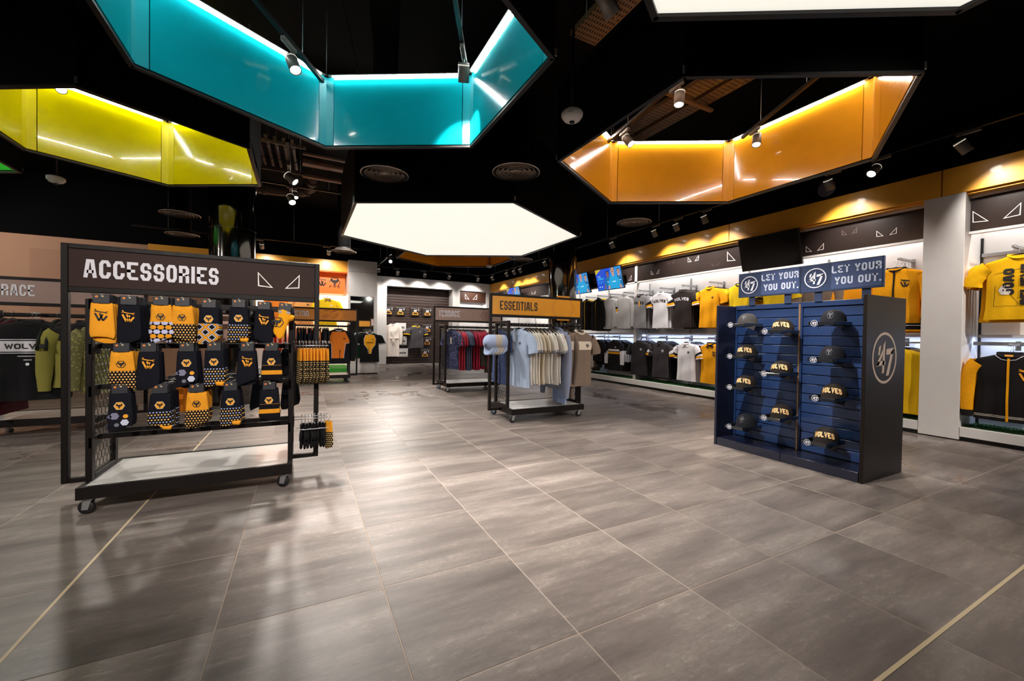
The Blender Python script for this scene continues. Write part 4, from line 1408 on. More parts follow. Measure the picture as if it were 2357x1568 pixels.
# a, b: black hoodies
f = garment('hoodie', 'black hoodie with yellow collar trim, next to the glossy column, upper arms', [BLK], Garment(L=.76, w=.24, d=.06, sleeve='long', seed=1), collar=YEL, hood=BLK, zipper=YEL)
b_ = garment('hoodie', '', [BLK, YEL], Garment(L=.76, w=.24, d=.022, sleeve='long', seed=2), collar=YEL, simple=True)
stack(8.62, UP, f, b_, 4, 'black hoodie with yellow collar hanging behind the yellow-trimmed black hoodie', 'yellow-trimmed black hoodies')
f = garment('jacket', 'black hooded jacket with amber side lining on the upper arms', [BLK, AMB], Garment(L=.78, w=.25, d=.065, sleeve='long', seed=3), hood=BLK, sleeve_mi=0, zipper=YEL, cuffs=[(.75, 1, 0)])
b_ = garment('jacket', '', [DGR, AMB], Garment(L=.78, w=.25, d=.024, sleeve='long', seed=4), collar=YEL, simple=True, cuffs=[(.35, .7, 1)])
stack(8.15, UP, f, b_, 4, 'black jacket with amber lining hanging behind the black hooded jacket', 'black hooded jackets')
f = garment('hoodie', 'pale grey hoodie with black, amber and white arm bands', [LGR, BLK, AMB, WHT], Garment(L=.74, w=.24, d=.06, sleeve='long', seed=5), hood=LGR, cuffs=[(.33, .40, 1), (.40, .5, 2), (.5, .55, 3)])
b_ = garment('hoodie', '', [LGR, BLK, AMB, WHT], Garment(L=.74, w=.24, d=.022, sleeve='long', seed=6), simple=True, hood=LGR, cuffs=[(.33, .40, 1), (.40, .5, 2), (.5, .55, 3)])
stack(7.68, UP, f, b_, 5, 'pale grey banded hoodie hanging behind the foremost banded hoodie', 'banded pale grey hoodies')
f = garment('sweatshirt', 'plain pale grey sweatshirt, foremost on its arm beside the white divider', [LGR], Garment(L=.74, w=.24, d=.06, sleeve='long', seed=7), hood=LGR)
b_ = garment('sweatshirt', '', [fab('#a5a3a4')], Garment(L=.74, w=.24, d=.022, sleeve='long', seed=8), simple=True)
stack(7.2, UP, f, b_, 6, 'plain grey sweatshirt hanging behind the pale grey sweatshirt', 'plain grey sweatshirts')
WOLV = text_polys('WOLVES', .058, .046, .013, .008, arch=.022)
for y, base, ink, w_, sd in ((6.72, GRY, PRINTB, 'grey', 11), (6.13, WHT, PRINTB, 'white', 13), (5.58, BROWNBLK, PRINTW, 'black', 15)):
    f = garment('T-shirt', w_ + ' T-shirt with arched lettering and striped cuffs on the upper arms', [base, BLK, AMB, WHT], tee_g(sd), name='t_shirt', cuffs=[(.5, .68, 1), (.68, .9, 2), (.9, 1, 3)], collar=BLK if w_ == 'grey' else (WHT if w_ == 'white' else BROWNBLK),
                prints=[('lettering', WOLV, ink, dict(dz=.215))], tagc=TAG if w_ == 'grey' else None)
    b_ = garment('T-shirt', '', [base, BLK, AMB, WHT], flat_g(sd + 1), name='t_shirt', cuffs=[(.5, .68, 1), (.68, .9, 2), (.9, 1, 3)], simple=True)
    stack(y, UP, f, b_, 6, w_ + ' T-shirt with striped cuffs hanging behind the lettered ' + w_ + ' one', w_ + ' lettered T-shirts')
CREST = xf(HEXRING, .06) + xf(HEAD, .075)
f = garment('T-shirt', 'plain amber T-shirt with small dark chest crest on the upper arms', [AMB], tee_g(17), name='t_shirt', collar=AMB, prints=[('crest', xf(CREST, .8), PRINTB, dict(dx=.09, dz=.19))])
b_ = garment('T-shirt', '', [fab('#e89410')], flat_g(18), name='t_shirt', simple=True)
stack(4.98, UP, f, b_, 6, 'plain amber T-shirt hanging behind the crested amber one', 'plain amber T-shirts')
f = garment('shirt', 'yellow shirt with black cuffs above the far end of the cap stand', [YEL, BLK], tee_g(19), cuffs=[(.78, 1, 1)], collar=BLK)
b_ = garment('shirt', '', [fab('#e9b51a'), BLK], flat_g(20), cuffs=[(.6, 1, 1)], simple=True)
stack(4.4, UP, f, b_, 5, 'yellow shirt with black cuffs hanging behind the foremost black-cuffed one', 'black-cuffed yellow shirts')
f = garment('polo shirt', 'yellow polo shirt with white collar line seen through the cap stand header', [YEL, WHT], tee_g(21), collar=WHT, polo=True, buttons=WHT)
b_ = garment('polo shirt', '', [YEL], flat_g(22), simple=True)
stack(3.8, UP, f, b_, 5, 'yellow polo shirt hanging behind the foremost yellow polo shirt', 'yellow polo shirts')
f = garment('top', 'brown-grey top seen through the gap under the cap stand header', [TPE, DGR], tee_g(23, sleeve='long'), name='long_sleeved_top', collar=DGR, prints=[('crest', xf(WLEAP, .08), PRINTB, dict(dx=.08, dz=.2))])
b_ = garment('top', '', [fab('#5d534c')], flat_g(24, sleeve='long'), name='long_sleeved_top', simple=True)
stack(3.22, UP, f, b_, 5, 'brown-grey top hanging behind the foremost brown-grey one', 'brown-grey tops')
f = garment('top', 'amber top beside the amber track jackets, above the cap stand', [fab('#f39a10')], tee_g(25, sleeve='long'), name='long_sleeved_top', collar=AMB)
b_ = garment('top', '', [fab('#ef9a12')], flat_g(26, sleeve='long'), name='long_sleeved_top', simple=True)
stack(2.75, UP, f, b_, 4, 'amber top hanging behind the foremost amber top', 'amber tops')
WL = xf(WLEAP, .085)
g_ = Garment(L=.78, w=.25, d=.06, sleeve='long', seed=27)
f = garment('jacket', 'amber track jacket with black leaping-wolf chest print and striped black hem', [AMB, BLK, WHT], g_, name='track_jacket', collar=BLK, zipper=BLK, prints=[('chest_print', WL, PRINTB, dict(dx=.105, dz=.2))], bands=[(.68, .705, 1), (.705, .712, 2), (.712, .76, 1)], cuffs=[(.9, 1, 1)])
b_ = garment('jacket', '', [fab('#e88d0c'), BLK, WHT], Garment(L=.78, w=.25, d=.024, sleeve='long', seed=28), name='track_jacket', simple=True, bands=[(.68, .705, 1), (.705, .712, 2), (.712, .76, 1)], cuffs=[(.9, 1, 1)])
stack(2.36, UP - .02, f, b_, 5, 'amber track jacket with black hem hanging behind the printed amber one', 'amber track jackets')

# lower rail
lr = thing('clothes_rail', 'blue-lit lower steel rail running along the shelving wall', 'rail', (6.8, 4.45, LO))
MB().tube([(0, -2.34, 0), (0, 2.38, 0)], .014, 10).build('tube', STEEL, lr)
for k in range(5):
    MB().tube([(0, -2.1 + k * 1.1, 0), (.2, -2.1 + k * 1.1, 0)], .009, 8).build('bracket', STEEL, lr)
lr = thing('clothes_rail', 'lower steel rail beyond the white divider', 'rail', (6.8, 9.0, LO))
MB().tube([(0, -2.05, 0), (0, 2.6, 0)], .014, 10).build('tube', STEEL, lr)
for k in range(4):
    MB().tube([(0, -1.9 + k * 1.3, 0), (.2, -1.9 + k * 1.3, 0)], .009, 8).build('bracket', STEEL, lr)
for y, l_ in ((8.6, 'cream jackets'), (8.1, 'dark crested T-shirts'), (7.55, 'striped sweatshirts'), (6.68, 'dark T-shirts'), (6.12, 'dark polo shirts'), (5.5, 'white polo shirts'), (4.98, 'amber polo shirts'), (2.3, 'yellow rain jackets'), (4.3, 'a black sweatshirt by the polo shirts'), (3.4, 'a black sweatshirt behind the cap stand')):
    arm(y, LO, 6.57, 6.8, 'lower steel display arm holding ' + l_, 'lower display arms')
def lstack(y, f, b_, n, what, group):
    stack(y, LO, f, b_, n, what, group)
f = garment('jacket', 'cream jacket with amber collar at the far end of the lower rail', [CRM], Garment(L=.78, w=.24, d=.055, sleeve='long', seed=31), name='cream_jacket', collar=AMB, zipper=CRM)
b_ = garment('jacket', '', [TPE], Garment(L=.78, w=.24, d=.022, sleeve='long', seed=32), name='taupe_jacket', simple=True, collar=AMB)
lstack(8.6, f, b_, 5, 'taupe jacket with amber collar hanging behind the cream jacket', 'cream and taupe jackets')
f = garment('T-shirt', 'small black T-shirt with round crest and amber tag on the lower rail', [BLK], Garment(L=.52, w=.2, d=.045, seed=33), name='t_shirt', prints=[('crest', CREST, PRINTW, dict(dx=.07, dz=.17))], tagc=TAG)
b_ = garment('T-shirt', '', [NVY], Garment(L=.6, w=.2, d=.02, seed=34), name='t_shirt', simple=True)
lstack(8.1, f, b_, 6, 'navy T-shirt hanging behind the small black crested T-shirt', 'small dark T-shirts')
f = garment('sweatshirt', 'black sweatshirt with white and amber chest stripes on the lower rail', [BLK, WHT, AMB], Garment(L=.7, w=.24, d=.055, sleeve='long', seed=35), bands=[(.20, .245, 1), (.265, .31, 2)], cuffs=[(.35, .8, 1)], collar=BLK, prints=[('crest', xf(CREST, .8), PRINTW, dict(dx=.09, dz=.15))])
b_ = garment('sweatshirt', '', [BLK, WHT, AMB], Garment(L=.7, w=.24, d=.022, sleeve='long', seed=36), cuffs=[(.35, .7, 1)], simple=True)
lstack(7.5, f, b_, 6, 'black sweatshirt with white arm flashes hanging behind the striped one', 'striped black sweatshirts')
f = garment('T-shirt', 'charcoal T-shirt with oval chest crest just right of the white divider, lower rail', [fab('#2a2729')], Garment(L=.74, w=.25, d=.05, seed=37), name='t_shirt', collar=fab('#2a2729'), prints=[('crest', CREST, PRINTW, dict(dx=.09, dz=.17))])
f['label'] = 'charcoal T-shirt with oval chest crest on the lower rail, next to the white divider'
b_ = garment('T-shirt', '', [DGR], Garment(L=.74, w=.24, d=.02, seed=38), name='t_shirt', simple=True)
lstack(6.7, f, b_, 6, 'charcoal T-shirt hanging behind the crested charcoal one', 'charcoal T-shirts')
f = garment('polo shirt', 'charcoal polo shirt with white and amber sleeve bands on the lower rail', [DGR, WHT, AMB], Garment(L=.73, w=.22, d=.045, seed=39), collar=DGR, polo=True, buttons=BLK, cuffs=[(.45, .65, 1), (.72, .92, 2)], prints=[('crest', CREST, PRINTW, dict(dx=.09, dz=.18))])
b_ = garment('polo shirt', '', [BLK, WHT, AMB], Garment(L=.76, w=.22, d=.02, seed=40), simple=True, cuffs=[(.4, .6, 1), (.65, .9, 2)])
lstack(6.1, f, b_, 6, 'black polo shirt with banded sleeves hanging behind the charcoal polo shirt', 'charcoal polo shirts')
f = garment('polo shirt', 'white polo shirt with black and amber sleeve bands on the lower rail', [WHT, BLK, AMB], Garment(L=.73, w=.23, d=.045, seed=41), collar=WHT, polo=True, buttons=BLK, cuffs=[(.5, .65, 1), (.72, .9, 2)], prints=[('crest', CREST, PRINTB, dict(dx=.09, dz=.18))])
b_ = garment('polo shirt', '', [fab('#d6d2de'), BLK, AMB], Garment(L=.75, w=.23, d=.02, seed=42), simple=True, cuffs=[(.5, .65, 1), (.72, .9, 2)])
lstack(5.46, f, b_, 6, 'white polo shirt with banded sleeves hanging behind the foremost white one', 'white polo shirts')
f = garment('polo shirt', 'amber polo shirt with black sleeves and collar, half hidden by the cap stand', [AMB, BLK, WHT], Garment(L=.73, w=.23, d=.045, seed=43), collar=BLK, polo=True, buttons=BLK, sleeve_mi=1, prints=[('chest_print', xf(WLEAP, .075), PRINTB, dict(dx=.1, dz=.19))])
b_ = garment('polo shirt', '', [AMB, BLK], Garment(L=.73, w=.23, d=.02, seed=44), simple=True, sleeve_mi=1)
lstack(4.93, f, b_, 5, 'amber polo shirt with black sleeves hanging behind the foremost amber one', 'amber polo shirts')
for k, (y, l_) in enumerate(((4.3, 'nearer the polo shirts'), (3.4, 'behind the middle of the cap stand'))):
    f = garment('sweatshirt', 'black sweatshirt on the lower rail, ' + l_, [BLK], Garment(L=.72, w=.24, d=.05, sleeve='long', seed=45 + k))
    put(f, (6.6, y, LO), -Q)
f = garment('jacket', 'yellow rain jacket with black inner panel on the lower rail by the white pillar', [fab('#e0b010'), BLK], Garment(L=.78, w=.25, d=.07, sleeve='long', seed=47), name='rain_jacket', collar=BLK, zipper=BLK)
b_ = garment('jacket', '', [fab('#c99a0e'), BLK], Garment(L=.8, w=.25, d=.026, sleeve='long', seed=48), name='rain_jacket', simple=True, bands=[(.76, .80, 1)])
lstack(2.3, f, b_, 5, 'yellow rain jacket hanging behind the foremost yellow rain jacket', 'yellow rain jackets')

# bay past the white pillar
for y, z, l_ in ((1.42, 2.1, 'upper rail with the printed amber T-shirts'), (.5, 1.085, 'lower rail with the black track jackets')):
    o = thing('clothes_rail', 'steel ' + l_ + ' past the white pillar', 'rail', (6.98 if z > 2 else 6.8, .55, z))
    MB().bbox(-.012, .012, -.95, 1.18, -.02, .02, .003).build('tube', STEEL, o)
    for k in range(3):
        MB().tube([(0, -.7 + k * .8, 0), (.02 if z > 2 else .2, -.7 + k * .8, 0)], .009, 8).build('bracket', STEEL, o)
arm(1.40, 2.085, 6.52, 7.0, 'upper steel display arm holding the printed amber T-shirts', 'upper display arms')
arm(1.40, 1.065, 6.52, 6.8, 'lower steel display arm holding the black track jackets', 'lower display arms')
JO = [[(y, -x) for x, y in p] for p in text_polys('JOAO', .075, .062, .023, .006)]
BE = [[(y, -x) for x, y in p] for p in text_polys('BELIEVE', .075, .058, .022, .006)]
JO = [[(-x, -y) for x, y in p] for p in JO]; BE = [[(-x, -y) for x, y in p] for p in BE]
SKETCH = []
for q in (((-.17, .14), (.06, .19), (.2, .17)), ((-.17, -.20), (-.16, .02)), ((-.17, -.20), (.18, -.2)), ((-.07, -.05), (.0, -.18)), ((.05, -.2), (.2, -.1))):
    SKETCH += stroke(list(q), .003)
g_ = Garment(L=.66, w=.25, d=.05, seed=51, amp=.006)
f = garment('T-shirt', 'amber T-shirt with upright black lettering past the white pillar', [fab('#f5b60a')], g_, name='t_shirt', collar=fab('#f5b60a'),
            prints=[('lettering', [[(x - .03, y + .03) for x, y in p] for p in JO] + [[(x + .085, y - .005) for x, y in p] for p in BE], PRINTB, dict(dz=.30)),
                    ('sketch_lines', SKETCH, PRINTB, dict(dz=.32)),
                    ('face_print', [[(x * .05 - .088, y * .055 - .055) for x, y in hexpts(1)]], mat('print_face', '#e8dcd2', .6), dict(dz=.30, off=.0035))])
put(f, (6.545, 1.35, 2.085), -Q)
f['group'] = 'printed amber T-shirts'
b_ = garment('T-shirt', '', [fab('#e9a60c')], Garment(L=.67, w=.25, d=.02, seed=52), name='t_shirt', simple=True)
row_of(b_, [(6.62 + k * .06, 1.40 + .01 * k, 2.085, -Q) for k in range(5)], 'amber T-shirt hanging behind the lettered amber T-shirt', 'printed amber T-shirts')
g_ = Garment(L=.70, w=.25, d=.055, sleeve='long', seed=53)
f = garment('jacket', 'black track jacket with amber sleeves, amber zip and striped hem', [fab('#191617'), AMB, CRM], g_, name='track_jacket', sleeve_mi=1, collar=BLK, zipper=AMB,
            bands=[(.63, .645, 0), (.645, .652, 2), (.660, .667, 2)], cuffs=[(.9, 1, 0)],
            prints=[('chest_print', xf(WLEAP, .10), PRINTA, dict(dx=.12, dz=.22)), ('neck_piping', stroke([(-.10, -.01), (-.05, -.055), (0, -.065), (.05, -.055), (.10, -.01)], .005), PRINTW, dict(dz=.0)), ('neck_label', [[(-.03, -.005), (.03, -.005), (.03, -.028), (-.03, -.028)]], TAG, dict(dz=0))])
put(f, (6.545, 1.40, 1.065), -Q)
f['group'] = 'black and amber track jackets'
b_ = garment('jacket', '', [BLK, AMB, CRM], Garment(L=.72, w=.25, d=.024, sleeve='long', seed=54), name='track_jacket', sleeve_mi=1, simple=True, bands=[(.66, .668, 2)])
row_of(b_, [(6.63 + k * .06, 1.40 + .012 * k, 1.065, -Q) for k in range(4)], 'black track jacket with amber sleeves hanging behind the zipped one', 'black and amber track jackets')

# ------------------------------------------------------------------ clothes on the wheeled racks
def rail_row(proto, cx_, cy_, y_, xs, label, group, rz=-Q, z=1.262):
    return row_of(proto, [(cx_ + x, cy_ + y_, z, rz) for x in xs], label, group, rj=.06)
EX, EY = 2.875, 4.82
CUF = [(.86, .93, 1), (.95, 1.0, 1)]
f = garment('polo shirt', 'pale blue polo shirt with round crest, first on the amber-signed rail', [SKY], Garment(L=.73, w=.235, d=.05, seed=61), collar=SKY, polo=True, buttons=WHT, prints=[('crest', xf(CREST, .9), PRINTB, dict(dx=.09, dz=.18)), ('placket', [[(-.018, -.03), (.018, -.03), (.018, -.17), (-.018, -.17)]], fab('#c3cfe2'), dict(dz=0))])
put(f, (EX - .40, EY - .2, 1.262), -Q + .12)
b_ = garment('T-shirt', '', [fab('#e4dfd6'), fab('#7f8492')], Garment(L=.70, w=.235, d=.02, seed=62), name='t_shirt', cuffs=CUF, simple=True)
rail_row(b_, EX, EY, -.2, [-.34, -.29, -.245, -.08, -.02, .04, .09], 'cream T-shirt with grey cuffs hanging behind the pale blue polo shirt', 'cream T-shirts on the amber-signed rail')
b_ = garment('T-shirt', '', [fab('#d9cdb8'), fab('#8a7a6a')], Garment(L=.71, w=.23, d=.02, seed=63), name='t_shirt', cuffs=CUF, simple=True)
rail_row(b_, EX, EY, -.2, [-.20, -.14], 'sand T-shirt among the cream ones on the amber-signed rail', 'sand T-shirts on the amber-signed rail')
f = garment('sweatshirt', 'blue-grey hooded top, long sleeved, beside the brown T-shirt on the amber-signed rail', [fab('#8b93ab')], Garment(L=.78, w=.24, d=.05, sleeve=.88, seed=64), hood=fab('#7d86a0'))
put(f, (EX + .17, EY - .2, 1.262), -Q)
f = garment('joggers', 'long pale blue joggers hanging lowest on the amber-signed rail', [fab('#9fb2dc')], Garment(L=.98, w=.16, d=.03, sleeve=None, seed=65, slope=.02), name='joggers')
put(f, (EX + .235, EY - .2, 1.262), -Q)
b_ = garment('sweatshirt', 'taupe sweatshirt tucked behind the brown striped T-shirt', [TPE], Garment(L=.9, w=.23, d=.03, sleeve='long', seed=66), simple=True)
put(b_, (EX + .30, EY - .2, 1.262), -Q)
o = thing('front_rail', 'dark arm holding the brown T-shirt at the end of the amber-signed rail', 'display rail', (EX + .40, EY - .2, 1.232))
MB().bbox(-.012, .012, -.24, 0, -.012, .012, .002).build('bar', FR_BRN, o)
f = garment('T-shirt', 'brown-grey T-shirt with cream chest stripe and round crest facing forward', [TPE, fab('#d8cbb9')], Garment(L=.72, w=.225, d=.045, seed=67), name='t_shirt', bands=[(.13, .24, 1)], collar=fab('#d8cbb9'), prints=[('crest', CREST, PRINTB, dict(dx=.10, dz=.185))])
put(f, (EX + .40, EY - .41, 1.245), .12)
b_ = garment('T-shirt', 'second brown-grey T-shirt behind the striped one', [fab('#6f6156')], Garment(L=.73, w=.225, d=.02, seed=68), name='t_shirt', simple=True)
put(b_, (EX + .40, EY - .33, 1.245), .1)
b_ = garment('T-shirt', '', [fab('#b9aca6'), fab('#8a7a6a')], Garment(L=.70, w=.235, d=.02, seed=69), name='t_shirt', cuffs=CUF, simple=True)
rail_row(b_, EX, EY, .2, [-.44, -.40, -.36, -.31, -.26], 'dusty pink T-shirt on the far rail of the amber-signed rack', 'dusty pink T-shirts')
b_ = garment('T-shirt', '', [fab('#3b4a74')], Garment(L=.74, w=.235, d=.02, seed=70), name='t_shirt', simple=True)
rail_row(b_, EX, EY, .2, [-.48, -.1, .0, .1, .2, .3], 'dark blue T-shirt on the far rail of the amber-signed rack', 'dark blue T-shirts')

TX, TY = 2.965, 7.66
def pattern_mat(name, a, b_, sc):
    M = mat(name, a, .88)
    t = NT(M)
    n_ = t.node('ShaderNodeTexVoronoi')
    n_.inputs['Scale'].default_value = sc
    t.link(t.coord('Object'), n_.inputs['Vector'])
    t.link(t.mix(t.ramp(n_.outputs['Distance'], [(.35, 0.0), (.42, 1.0)]), srgb(a), srgb(b_)), M.node_tree.nodes['Principled BSDF'].inputs['Base Color'])
    return M
BLUEPAT = pattern_mat('fabric_blue_speckle', '#5b628c', '#2c3052', 26)
f = garment('T-shirt', 'blue mottled T-shirt, first on the taupe-signed rail by the back wall', [BLUEPAT], Garment(L=.74, w=.24, d=.045, seed=71), name='t_shirt', collar=BLUEPAT, tagc=mat('tag_cream', '#e9dcc0', .6))
put(f, (TX - .42, TY - .2, 1.262), -Q + .25)
for cols, xs, l_ in ((('#b43648', '#7d1f30'), [-.33, -.285, -.245], 'red T-shirt between the blue mottled one and the slate ones'), (('#59627c', '#2b3348'), [-.19, -.145, -.1], 'slate blue T-shirt between the two lots of red T-shirts'),
                     (('#a82a44', '#7b1830'), [-.04, .01, .06, .11, .16], 'crimson T-shirt past the slate blue T-shirts'), (('#c83a58', '#7b1830'), [.23], 'brightest crimson T-shirt, last before the black dress')):
    b_ = garment('T-shirt', '', [fab(cols[0]), fab(cols[1])], Garment(L=.75, w=.235, d=.022, seed=len(l_)), name='t_shirt', simple=True, cuffs=[(.9, 1, 1)])
    rail_row(b_, TX, TY, -.2, xs, l_ + ' on the taupe-signed rail', l_.split(' on')[0][:40])
f = garment('dress', 'black speckled dress at the end of the taupe-signed rail', [pattern_mat('fabric_black_speckle', '#15120f', '#3a352c', 40)], Garment(L=.82, w=.22, d=.05, sleeve='long', seed=75), name='dress')
put(f, (TX + .40, TY - .36, 1.262), .1)
b_ = garment('T-shirt', '', [NVY], Garment(L=.74, w=.235, d=.02, seed=76), name='t_shirt', simple=True)
rail_row(b_, TX, TY, .2, [-.42, -.3, -.18, -.05, .1, .25], 'navy T-shirt on the far rail of the taupe-signed rack', 'navy T-shirts on the far rail')

LX, LY = -2.355, 6.25
SQ = text_polys('WOLVES', .052, .043, .0115, .006)
f = garment('T-shirt', 'black T-shirt with white lettered chest band, behind the sock rack', [fab('#141416'), WHT], Garment(L=.78, w=.25, d=.05, seed=81), name='t_shirt', collar=BLK,
            prints=[('chest_band', [[(-.2, .052), (.2, .052), (.2, -.052), (-.2, -.052)]], PRINTW, dict(dz=.245, off=.002)), ('band_line', [[(-.2, .07), (.2, .07), (.2, .062), (-.2, .062)], [(-.2, -.062), (.2, -.062), (.2, -.07), (-.2, -.07)]], PRINTW, dict(dz=.245, off=.003)),
                    ('lettering', [[(x, y - .026) for x, y in p] for p in SQ], PRINTB, dict(dz=.245, off=.004)), ('small_print', [[(-.07, .006), (.07, .006), (.07, 0), (-.07, 0)], [(-.03, -.03), (.03, -.03), (.03, -.037), (-.03, -.037)]], PRINTW, dict(dz=.345)), ('crest', [hexpts(.016)], PRINTW, dict(dz=.42))])
put(f, (LX - .05, LY - .46, 1.25), .12)
o = thing('front_rail', 'dark arm holding the lettered black T-shirt behind the sock rack', 'display rail', (LX - .05, LY - .2, 1.232))
MB().bbox(-.012, .012, -.3, 0, -.012, .012, .002).build('bar', FR_BRN, o)
b_ = garment('T-shirt', '', [fab('#141416')], Garment(L=.78, w=.25, d=.022, seed=82), name='t_shirt', simple=True)
row_of(b_, [(LX - .05 - .01 * k, LY - .40 + k * .05, 1.25, .12) for k in range(4)], 'black T-shirt hanging behind the white-banded one', 'white-banded black T-shirts')
f = garment('sweatshirt', 'olive sweatshirt with black shoulders behind the sock rack', [fab('#7a7434'), BLK], Garment(L=.66, w=.27, d=.055, sleeve='long', seed=83), bands=[(0, .19, 1)], collar=BLK)
MB().bbox(-.345, -.285, -.062, -.056, -.345, -.305, .001).build('arm_badge', PRINTB, f)
put(f, (LX + .40, LY - .50, 1.25), .06)
o = thing('front_rail', 'dark arm holding the olive sweatshirt behind the sock rack', 'display rail', (LX + .42, LY - .2, 1.232))
MB().bbox(-.012, .012, -.3, 0, -.012, .012, .002).build('bar', FR_BRN, o)
b_ = garment('sweatshirt', '', [fab('#6a6530'), BLK], Garment(L=.66, w=.25, d=.022, sleeve='long', seed=84), bands=[(0, .19, 1)], simple=True)
row_of(b_, [(LX + .43, LY - .36 + k * .06, 1.25, .06) for k in range(2)], 'olive sweatshirt hanging behind the foremost olive one', 'olive sweatshirts')
b_ = garment('T-shirt', '', [fab('#1d1f18')], Garment(L=.76, w=.235, d=.022, seed=85), name='t_shirt', simple=True)
rail_row(b_, LX, LY, -.2, [-.50, -.46, -.42, -.38, .05, .1], 'dark T-shirt on the near rail behind the lettered black one', 'dark T-shirts behind the sock rack')
b_ = garment('sweatshirt', '', [MAR], Garment(L=.95, w=.235, d=.022, sleeve='long', seed=86), simple=True)
rail_row(b_, LX, LY, -.2, [-.34, -.28], 'maroon long top showing under the lettered black T-shirt', 'maroon long tops')
f = garment('jacket', 'camouflage jacket glimpsed between the posts of the sock rack', [pattern_mat('fabric_camouflage', '#77703a', '#55522a', 34)], Garment(L=.72, w=.24, d=.05, sleeve='long', seed=87), name='camouflage_jacket')
put(f, (LX + .60, LY - .56, 1.25), .1)

RX, RY = .395, 9.95
for cols, xs, l_ in ((('#20222c', '#8a6a55'), [-.48, -.43, -.38, -.33, -.28, -.23, -.18], 'dark striped shirt on the near rail of the orange-signed rack'), (('#b8703a', '#2a211e'), [-.12, -.05], 'rust striped shirt on the near rail of the orange-signed rack'), (('#23232b', '#d7cfc6'), [.01, .05, .09], 'black shirt with white piping next to the black and orange shirt')):
    b_ = garment('shirt', '', [fab(cols[0]), fab(cols[1])], Garment(L=.72, w=.235, d=.02, seed=len(l_)), simple=True, cuffs=[(.85, 1, 1)], collar=fab(cols[1]))
    rail_row(b_, RX, RY, -.2, xs, l_, l_)
ORJ = fab('#e07a26')
SHP = [[(-.13, -.05), (-.22, -.24), (-.21, -.30), (-.145, -.30), (-.14, -.62), (.10, -.62), (.13, -.30), (.21, -.30), (.22, -.24), (.13, -.05)]]
f = garment('shirt', 'black shirt with big orange shirt shape on its front, on the orange-signed rack', [fab('#141417')], Garment(L=.74, w=.245, d=.05, sleeve='long', seed=91), name='retro_shirt', collar=PRINTW,
            prints=[('orange_panel', [[(x, y) for x, y in p] for p in ([[(-.13, -.05), (-.22, -.24), (-.21, -.30), (.21, -.30), (.22, -.24), (.13, -.05)], [(-.145, -.30), (-.14, -.62), (.10, -.62), (.145, -.30)]])], ORJ, dict(dz=0, off=.003)),
                    ('piping', stroke([(-.21, -.30), (-.145, -.30), (-.14, -.62)], .008) + stroke([(.21, -.30), (.13, -.30), (.10, -.62)], .008), PRINTW, dict(dz=0, off=.005)), ('crest', xf(CREST, .9), PRINTB, dict(dx=.11, dz=.2, off=.006))])
put(f, (RX + .30, RY - .40, 1.25), .05)
o = thing('front_rail', 'dark arm holding the black and orange shirt', 'display rail', (RX + .30, RY - .2, 1.232))
MB().bbox(-.012, .012, -.23, 0, -.012, .012, .002).build('bar', FR_BRN, o)
b_ = garment('shirt', '', [fab('#141417')], Garment(L=.74, w=.245, d=.022, sleeve='long', seed=92), name='retro_shirt', simple=True)
row_of(b_, [(RX + .30, RY - .33 + k * .06, 1.25, .04) for k in range(2)], 'black shirt hanging behind the black and orange one', 'black and orange shirts')
b_ = garment('shirt', '', [fab('#d8602a')], Garment(L=.7, w=.235, d=.02, seed=93), simple=True)
rail_row(b_, RX, RY, .2, [-.5, -.42, -.34, -.26, -.18, -.1, .02, .12], 'orange shirt on the far rail of the orange-signed rack', 'orange shirts on the far rail')
# ------------------------------------------------------------------ orange bay and mirror column
o = thing('logo_panel', 'orange wall panel with two black club marks over the white lit bay', 'sign', (-.03, 12.42, 2.18))
MB().bbox(-1.0, 1.09, -.02, .02, 0, .56, .003).build('panel', ORANGEP, o)
def marks(o, name, polys, m_, x, z, s_, y):
    mb = MB()
    Mx = Matrix(((s_, 0, 0, x), (0, 0, -1, y), (0, s_, 0, z), (0, 0, 0, 1)))
    for p in polys:
        mb.prism(p, Mx, .002)
    return mb.build(name, m_, o)
marks(o, 'wolf_mark', WLEAP, PRINTB, .50, .28, .20, -.021)
FWC = [[(x, y) for x, y in p] for p in HEXRING[:3]] + HEXRING[5:6] + xf(HEAD, 1.15, 0, .04)
marks(o, 'crest_mark', FWC + xf(text_polys('F', .2, .17, .05, .02), 1, -.36, -.52) + xf(text_polys('W', .2, .22, .05, .02), 1, 0, -.48) + xf(text_polys('C', .2, .17, .05, .02), 1, .36, -.52), PRINTB, .82, .31, .30, -.021)
for x_, c_, l_, sd in ((.60, YEL, 'yellow polo shirt with dark collar hanging on the white lit bay wall', 101), (.02, fab('#f0a860'), 'pale orange shirt hanging on the lit bay wall beside the yellow polo', 102), (-.55, fab('#e9822e'), 'orange shirt hanging high on the lit bay wall behind the header sign', 103)):
    f = garment('polo shirt' if sd == 101 else 'shirt', l_, [c_], Garment(L=.74, w=.25, d=.045, seed=sd), collar=fab('#6a5348') if sd == 101 else c_, polo=True, prints=[('crest', CREST, PRINTW if sd == 101 else PRINTB, dict(dx=.1, dz=.19)), ('sponsor_bar', [[(-.09, .012), (.09, .012), (.09, -.012), (-.09, -.012)]], PRINTB, dict(dz=.33))] if sd != 101 else [('crest', CREST, PRINTW, dict(dx=.1, dz=.19))])
    put(f, (x_, 12.25, 2.10), .05)
    a_ = thing('display_rail', 'steel arm on the lit bay wall holding the ' + l_.split(' hanging')[0], 'display rail', (x_, 12.6, 2.09), group='display arms in the lit bay')
    MB().bbox(-.012, .012, -.40, 0, -.01, .01, .002).build('bar', STEEL, a_)
    MB().box(-.02, .02, -.01, 0, -.05, .05).build('bracket', STEEL, a_)
